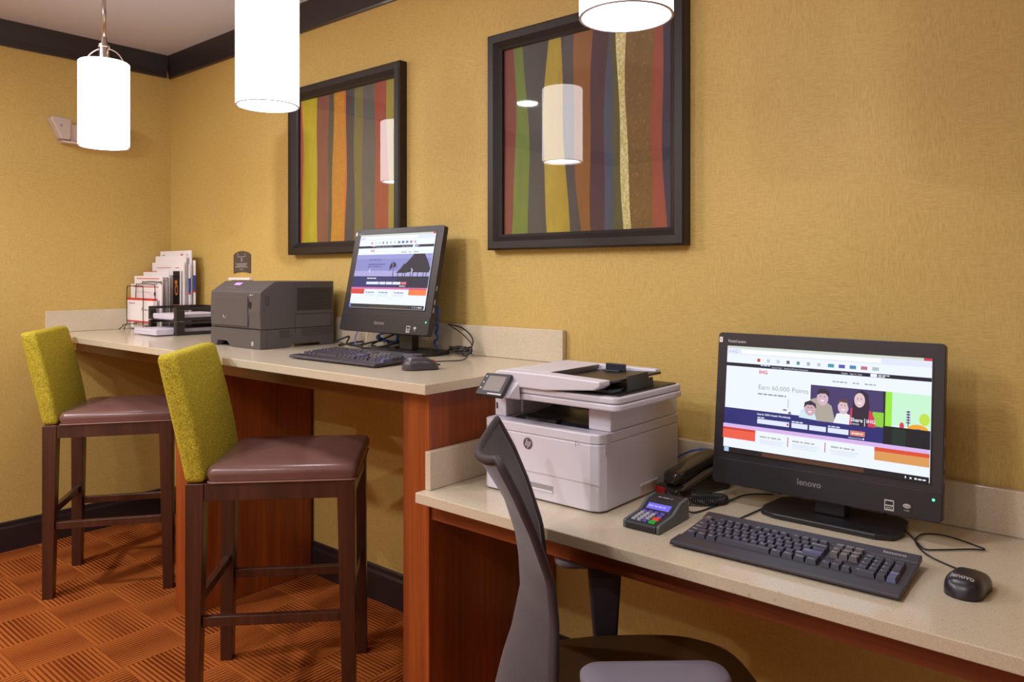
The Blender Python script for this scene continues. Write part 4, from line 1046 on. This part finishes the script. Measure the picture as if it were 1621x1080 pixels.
def ream(x0, x1, y0, y1, z0, h, label, rz):
    mb = MB()
    n = 5
    for k in range(n):
        d = random.uniform(-.002, .002); mb.box(x0+d, x1+d, y0+d, y1+d, z0+h*k/n+.0002, z0+h*(k+1)/n)
    o = mb.build('paper_stack', M['paper_l']); tag(o, label, 'paper', 'paper in the letter trays'); return o
ream(.437, .672, -.392, -.052, 1.0605, .026, 'stack of white paper in the lower letter tray', 0)
ream(.440, .672, -.300, -.052, 1.1295, .026, 'stack of white paper in the upper letter tray', 0)

# ------------------------------------------------------------------ card terminal
ct = thing('card_terminal', 'small grey card payment keypad with blue display on the low desk', 'card terminal', (3.372, -.447, .7603), R(1.5))
L2 = .0775; W2 = .0475
prof = [(-L2, .0005), (-L2, .016), (-L2+.004, .020), (-.005, .026), (.035, .046), (L2-.004, .050), (L2, .044), (L2, .0005)]
for sx in (-1, 1):
    MB().prism(prof, 'x', sx*W2-(.009 if sx > 0 else 0), sx*W2+(0 if sx > 0 else .009)).build('side_cheek', M['term_side'], ct, .003)
prof2 = [(-L2-.001, .002), (-L2-.001, .014), (-L2+.004, .0185), (-.006, .0245), (.034, .0445), (L2-.003, .0485), (L2-.001, .044), (L2-.001, .002)]
MB().prism(prof2, 'x', -W2+.0095, W2-.0095).build('body', M['term_top'], ct, .001)
def tz(y): return .0185+(y+L2-.004)/(L2-.004-.006)*.006 if y < -.006 else .0245+(y+.006)/.040*.020
def tkey(cx, cy, w_, d, mat):
    z = tz(cy); MB().hexa([(cx-w_/2, cy-d/2, z), (cx+w_/2, cy-d/2, z), (cx+w_/2, cy+d/2, z+.001), (cx-w_/2, cy+d/2, z+.001)],
                          [(cx-w_/2+.001, cy-d/2+.001, z+.003), (cx+w_/2-.001, cy-d/2+.001, z+.003), (cx+w_/2-.001, cy+d/2-.001, z+.0045), (cx-w_/2+.001, cy+d/2-.001, z+.0045)]).build('key', mat, ct)
for r_i in range(4):
    for c_i in range(3): tkey(-.026+c_i*.0145, -.062+r_i*.0135, .011, .0095, M['k_grey'] if not (r_i == 0 and c_i == 2) else M['k_violet'])
tkey(.022, -.062, .017, .013, M['k_green']); tkey(.022, -.043, .017, .012, M['k_red']); tkey(.022, -.026, .013, .008, M['k_violet'])
for c_i in range(4): tkey(-.026+c_i*.0155, -.009, .012, .006, M['k_violet'])
a = math.atan2(.020, .040); ca, sa = math.cos(a), math.sin(a)
def tl(x, s_, off=.0008): return (x, -.006+s_*ca-off*sa, .0245+s_*sa+off*ca)
MB().poly([tl(-.030, .010), tl(.030, .010), tl(.030, .030), tl(-.030, .030)]).build('display', M['lcd'], ct, fixn=False)
MB().words(tl(-.027, .018), (1, 0, 0), (0, ca, sa), .045, .004, 0, 42).build('display_text', M['lcd_t'], ct, fixn=False)
MB().words((-.019, .044, .0468), (1, 0, 0), (0, 1, .09), .038, .005, 0, 43).build('logo', M['logo'], ct, fixn=False)

# ------------------------------------------------------------------ telephone
tp = thing('telephone', 'black corded telephone between the white printer and the computer', 'telephone', (3.290, -.235, .7603), R(-17))
prof = [(-.012, .0005), (-.020, .010), (-.014, .026), (.03, .034), (.10, .056), (.165, .066), (.190, .060), (.195, .0005)]
MB().prism(prof, 'x', -.038, .042).build('base', M['phone'], tp, .006, seg=3)
MB().prism([(.005, .026), (.03, .036), (.10, .058), (.17, .072), (.19, .066), (.165, .060), (.10, .046), (.03, .024), (.005, .020)], 'x', -.030, .0435).build('side_band', M['phone_side'], tp, .002)
# handset: curved bar with bulging ends
hp = [(-.010, .046), (.015, .050), (.05, .058), (.09, .074), (.13, .086), (.165, .088), (.190, .080)]
hw = [.024, .030, .030, .028, .028, .031, .026]; hh = [.017, .021, .019, .016, .016, .021, .016]
vs = []; fs = []; kk = 12
for i, (y, z) in enumerate(cr([(0, a_, b_) for a_, b_ in hp], 3) and hp):
    for k in range(kk):
        an = 2*PI*k/kk; cs, sn = math.cos(an), math.sin(an); e = .6
        vs.append((.004+hw[i]*math.copysign(abs(cs)**e, cs), y, z+hh[i]*math.copysign(abs(sn)**e, sn)))
for i in range(len(hp)-1):
    for k in range(kk): fs.append((i*kk+k, i*kk+(k+1) % kk, (i+1)*kk+(k+1) % kk, (i+1)*kk+k))
fs += [tuple(range(kk-1, -1, -1)), tuple((len(hp)-1)*kk+k for k in range(kk))]
MB().add(vs, fs).build('handset', M['phone'], tp, smooth=True, sub=2)
MB().box(-.034, .004, -.0195, -.010, .006, .024).build('message_lens', M['redglass'], tp, .003)['label'] = 'dark red lens'
MB().poly([(.0440, .11, .036), (.0440, .117, .036), (.0440, .117, .050), (.0440, .11, .050)]).build('side_jack', M['black_print'], tp)
# coiled cord
cp_ = cr([(.012, -.012, .014), (.035, -.030, .012), (.075, -.026, .011), (.115, .010, .011), (.130, .055, .011), (.118, .082, .011), (.095, .075, .011), (.075, .045, .011), (.058, .025, .012)], 84)
hel = []
for i, pt in enumerate(cp_):
    t_ = (cp_[min(i+1, len(cp_)-1)]-cp_[max(i-1, 0)]).normalized(); sd = t_.cross(Vector((0, 0, 1))).normalized(); ph = i*PI*2/8.4
    hel.append(pt+sd*.0075*math.cos(ph)+Vector((0, 0, 1))*.0075*math.sin(ph))
MB().tube(hel, .0020, 5).build('coiled_cord', M['cable'], tp, smooth=True)

# ------------------------------------------------------------------ cables
def cable(pts, r, mat, label, name='cable', cat='cable', group=None, closed=False, n=10):
    return tag(MB().tube(cr(pts, n, closed), r, 8, closed).build(name, mat, smooth=True), label, cat, group)
z = .7635
cable([(3.395, -.352, .775), (3.41, -.33, z), (3.425, -.26, z), (3.435, -.18, z), (3.448, -.10, z), (3.50, -.05, z)], .0020, M['cable'], 'thin black cable running from the card keypad towards the wall')
cable([(3.508, -.361, .782), (3.510, -.340, .770), (3.514, -.30, .7635), (3.522, -.235, z), (3.530, -.17, z), (3.55, -.10, z), (3.60, -.04, z)], .0020, M['cable'], 'thin black keyboard cable left of the low desk computer stand')
cable([(3.985, -.336, .770), (3.97, -.315, z), (3.915, -.275, z), (3.880, -.215, z), (3.872, -.165, z), (3.885, -.128, z), (3.925, -.118, z), (3.985, -.150, z+.001), (4.000, -.165, z+.001), (3.975, -.178, z), (3.925, -.225, z), (3.90, -.238, z), (3.875, -.205, z+.004), (3.840, -.145, z+.005), (3.80, -.06, z), (3.77, -.035, z)], .0018, M['cable'], 'thin black mouse cable looping on the low desk beside the computer')
cable([(3.10, -.05, .767), (3.17, -.05, .785), (3.233, -.05, .828), (3.273, -.05, .847), (3.33, -.05, .856), (3.42, -.05, .83), (3.48, -.05, .79), (3.52, -.05, .767)], .0028, M['cable_blue'], 'blue network cable arching behind the telephone', 'network_cable', 'network cable')
# cords behind the high computer
zc = 1.0585
cable([(1.66, -.06, zc), (1.72, -.12, zc), (1.80, -.07, 1.075), (1.88, -.13, zc), (1.97, -.08, 1.07), (2.05, -.05, 1.10), (2.10, -.045, 1.12)], .0042, M['cable'], 'thick black power cord winding behind the keyboard on the high counter', 'power_cord', 'cord')
cable([(1.65, -.10, zc+.007), (1.70, -.06, 1.09), (1.74, -.10, 1.066), (1.83, -.12, 1.066), (1.92, -.05, 1.085), (2.00, -.10, 1.066), (2.06, -.13, 1.068), (2.085, -.05, 1.09), (2.06, -.035, 1.12)], .0038, M['cable'], 'black cord tangled between the charcoal printer and the high computer stand', 'power_cord', 'cord')
cable([(1.84, -.14, 1.065), (1.93, -.16, 1.065), (2.01, -.12, 1.075), (2.04, -.06, 1.095), (2.00, -.035, 1.12), (1.93, -.04, 1.10), (1.90, -.10, 1.072), (1.97, -.14, 1.072)], .0034, M['cable'], 'black looped cord under the screen of the high computer', 'power_cord', 'cord')
pts = []
for k in range(46):
    a = 2*PI*k/9; pts.append((1.955+.060*math.cos(a)+.008*math.sin(k*1.9), -.060+.010*math.sin(a*.5+k), 1.100+.019*math.sin(a)+.004*math.cos(k*1.3)))
cable(pts, .0024, M['cable_blue'], 'coil of blue network cable under the high computer screen', 'network_cable', 'network cable', n=4)
cable([(1.80, -.10, 1.062), (1.765, -.08, 1.085), (1.76, -.06, 1.115), (1.79, -.045, 1.145), (1.84, -.04, 1.16)], .0028, M['cable_violet'], 'violet-blue cable rising at the left below the high computer screen', 'network_cable', 'network cable')
cable([(2.205, -.035, 1.23), (2.222, -.05, 1.195), (2.212, -.045, 1.170), (2.228, -.055, 1.150), (2.212, -.05, 1.130), (2.228, -.055, 1.112), (2.205, -.050, 1.095), (2.215, -.040, 1.066)], .0052, M['cable_blue'], 'blue cable hanging down the wall right of the high computer', 'network_cable', 'network cable')
cable([(2.27, -.045, 1.165), (2.35, -.05, 1.155), (2.41, -.06, 1.12), (2.43, -.09, 1.085), (2.415, -.10, 1.062), (2.37, -.07, 1.062)], .0026, M['cable'], 'black cable arching down beside the right edge of the high computer', 'power_cord', 'cord')
cable([(2.275, -.04, 1.16), (2.34, -.045, 1.135), (2.42, -.075, 1.10), (2.455, -.13, 1.070), (2.475, -.18, 1.0585), (2.45, -.245, 1.0585), (2.43, -.30, 1.0585), (2.50, -.33, 1.0585), (2.515, -.362, 1.066)], .0018, M['cable'], 'thin black mouse cable curving over the high counter', 'cable')
pts = []
for k in range(26):
    a = 2*PI*k/6.5; pts.append((2.335+.045*math.cos(a)+.012*math.sin(k*2.1)+k*.0022, -.075+.02*math.sin(a), 1.079+.010*math.sin(a*1.3+1)))
cable(pts, .0030, M['cable'], 'bunched black cord behind the stand of the high computer', 'power_cord', 'cord', n=5)

# ------------------------------------------------------------------ mesh task chair
ch = thing('office_chair', 'charcoal mesh-backed task chair pulled up to the low desk', 'office chair', (3.45, -.66, 0), R(41.5))
# local frame: +x forward, +y to the wall side.  back centre at x=-.315
def interp(P_, z):
    if z <= P_[0][0]: return P_[0][1]
    for (a_, b_), (c_, d_) in zip(P_, P_[1:]):
        if z <= c_: return b_+(d_-b_)*(z-a_)/(c_-a_)
    return P_[-1][1]
EDGE = [(.48, -.197), (.605, -.192), (.70, -.190), (.775, -.198), (.87, -.230), (.945, -.262), (.99, -.286), (1.02, -.302)]
MID = [(.48, -.302), (.55, -.285), (.605, -.266), (.70, -.246), (.77, -.250), (.82, -.258), (.90, -.284), (.93, -.303), (.98, -.336), (1.02, -.352)]
HALF = [(.48, .190), (.62, .180), (.70, .168), (.78, .170), (.86, .190), (.92, .200)]
def bk(u, v):
    s_ = 2*u-1; z_ = .49+.522*v
    top_ = max(0, (v-.86)/.14)
    z_ -= .030*top_*(1-s_*s_)
    return (interp(EDGE, z_)+(interp(MID, z_)-interp(EDGE, z_))*(1-abs(s_)**1.8), s_*interp(HALF, z_)*(1-.04*top_), z_)
NU, NV = 24, 40
mb = MB().grid(bk, NU, NV)
uv = [(i/NU*.45, j/NV*.5) for j in range(NV+1) for i in range(NU+1)]
mb.build('backrest', M['cmesh'], ch, smooth=True, solid=.007, uvs=uv, fixn=False)
e_ = [Vector(bk(0, v/30)) for v in range(31)]+[Vector(bk(u/20, 1)) for u in range(1, 20)]+[Vector(bk(1, 1-v/30)) for v in range(31)]
MB().tube(e_, .0085, 10).build('back_frame', M['cframe'], ch, smooth=True)
# seat
so_ = [( -.25, -.17), (-.24, .17), (-.14, .235), (.06, .25), (.17, .235), (.235, .17), (.25, 0), (.235, -.17), (.17, -.235), (.06, -.25), (-.14, -.235)]
so_ = [(p_.x, p_.y) for p_ in cr([(a_, b_, 0) for a_, b_ in so_], 5, True)]
k = len(so_); vs = []; fs = []
levels = [(.90, .425), (1.0, .44), (1.012, .458), (1.0, .474), (.93, .484), (.6, .480), (.2, .478)]
for sc_, z_ in levels: vs += [(a_*sc_+.02, b_*sc_, z_-(.012*max(0, a_/.25)**2 if z_ > .47 else 0)) for a_, b_ in so_]
for i in range(len(levels)-1):
    for j in range(k): fs.append((i*k+j, i*k+(j+1) % k, (i+1)*k+(j+1) % k, (i+1)*k+j))
fs += [tuple(range(k-1, -1, -1)), tuple((len(levels)-1)*k+j for j in range(k))]
MB().add(vs, fs).build('seat', M['seat'], ch, smooth=True)
for sy in (-1, 1):
    y = sy*.275
    pad = rrect(-.155, .105, y-.042, y+.042, .034, 5)
    vs = []; fs = []; kk = len(pad)
    for ins, z_ in ((.010, .640), (.0, .646), (.0, .656), (.006, .662), (.03, .665)):
        cx_, cy_ = -.025, y
        vs += [(cx_+(a_-cx_)*(1-ins/.13), cy_+(b_-cy_)*(1-ins/.042*.8), z_) for a_, b_ in pad]
    for i in range(4):
        for j in range(kk): fs.append((i*kk+j, i*kk+(j+1) % kk, (i+1)*kk+(j+1) % kk, (i+1)*kk+j))
    fs += [tuple(range(kk-1, -1, -1)), tuple(4*kk+j for j in range(kk))]
    ap = MB().add(vs, fs).build('arm_pad', M['armpad'], ch, smooth=True)
    MB().hexa([(-.055, y-.012, .40), (-.005, y-.012, .40), (-.005, y+.012, .40), (-.055, y+.012, .40)], [(-.075, y-.012, .640), (.010, y-.012, .640), (.010, y+.012, .640), (-.075, y+.012, .640)]).build('arm_post', M['cframe'], ch, .006)
    MB().box(-.055, -.005, min(0, sy*.286), max(0, sy*.286), .385, .40).build('arm_bracket', M['cframe'], ch, .003)
MB().box(-.12, .12, -.10, .10, .405, .424).build('seat_plate', M['black_plastic'], ch, .003)
MB().tube(cr([(-.10, 0, .395), (-.22, 0, .40), (-.262, 0, .43), (-.270, 0, .50)], 6), .013, 8).build('back_bracket', M['cframe'], ch, smooth=True)
MB().lathe([(.028, .06), (.028, .22), (.016, .22), (.016, .384)], 20).build('gas_column', M['black_plastic'], ch)
for k in range(5):
    a_ = 2*PI*k/5+.3; c_, s_ = math.cos(a_), math.sin(a_)
    MB().hexa([(0, -.025, .062), (.29, -.016, .062), (.29, .016, .062), (0, .025, .062)], [(0, -.022, .105), (.29, -.012, .082), (.29, .012, .082), (0, .022, .105)]).xf(Matrix.Rotation(a_, 4, 'Z')).build('base_leg', M['black_plastic'], ch, .004)
    MB().lathe([(0, -.014), (.026, -.014), (.029, -.008), (.029, .008), (.026, .014), (0, .014)], 18).xf(Matrix.Rotation(a_, 4, 'Z') @ Matrix.Translation((.275, 0, .0295)) @ Matrix.Rotation(R(90), 4, 'X')).build('caster', M['black_plastic'], ch, smooth=False)

# ------------------------------------------------------------------ lights
def area(name, loc, size, energy, color, rot=(0, 0, 0), shape='DISK', spread=None):
    l = bpy.data.lights.new(name, 'AREA'); l.shape = shape; l.size = size; l.energy = energy; l.color = color
    if spread: l.spread = spread
    o = bpy.data.objects.new(name, l); COL.objects.link(o); o.location = loc; o.rotation_euler = rot; return o
for i, (x, y) in enumerate(DL):
    area('downlight_beam', (x, y, RZ-.012), .14, (42, 24, 27, 22, 2.5, 1, 2)[i], (.98, .97, 1.0))
for x, y in ((1.074, -.785), (2.222, -.768), (3.475, -.752)):
    area('pendant_beam', (x, y, 1.868), .15, 2.6, (.98, .96, 1.0))
# added unseen fill: a wide soft cool light against the wall behind the camera
area('rear_fill_light', (3.6, RY+.05, 1.5), 3.2, 14, (.86, .90, 1.0), (R(90), 0, 0), 'SQUARE')
w_ = bpy.data.worlds.new('w'); S.world = w_; w_.use_nodes = True
w_.node_tree.nodes['Background'].inputs[0].default_value = (.9, .85, .8, 1); w_.node_tree.nodes['Background'].inputs[1].default_value = .3

# ------------------------------------------------------------------ camera
cam = bpy.data.cameras.new('camera'); co = bpy.data.objects.new('camera', cam); COL.objects.link(co)
co.location = (CAMX, CAMY, CAMZ); co.rotation_euler = (R(90), 0, R(40.13))
cam.sensor_width = 36; cam.sensor_fit = 'HORIZONTAL'; cam.lens = 1197/1621*36; cam.shift_x = 0; cam.shift_y = -106/1621
cam.clip_start = .02
S.camera = co
S.view_settings.view_transform = 'Standard'; S.view_settings.look = 'None'; S.view_settings.gamma = 1
S.view_settings.use_curve_mapping = False; S.view_settings.exposure = .08
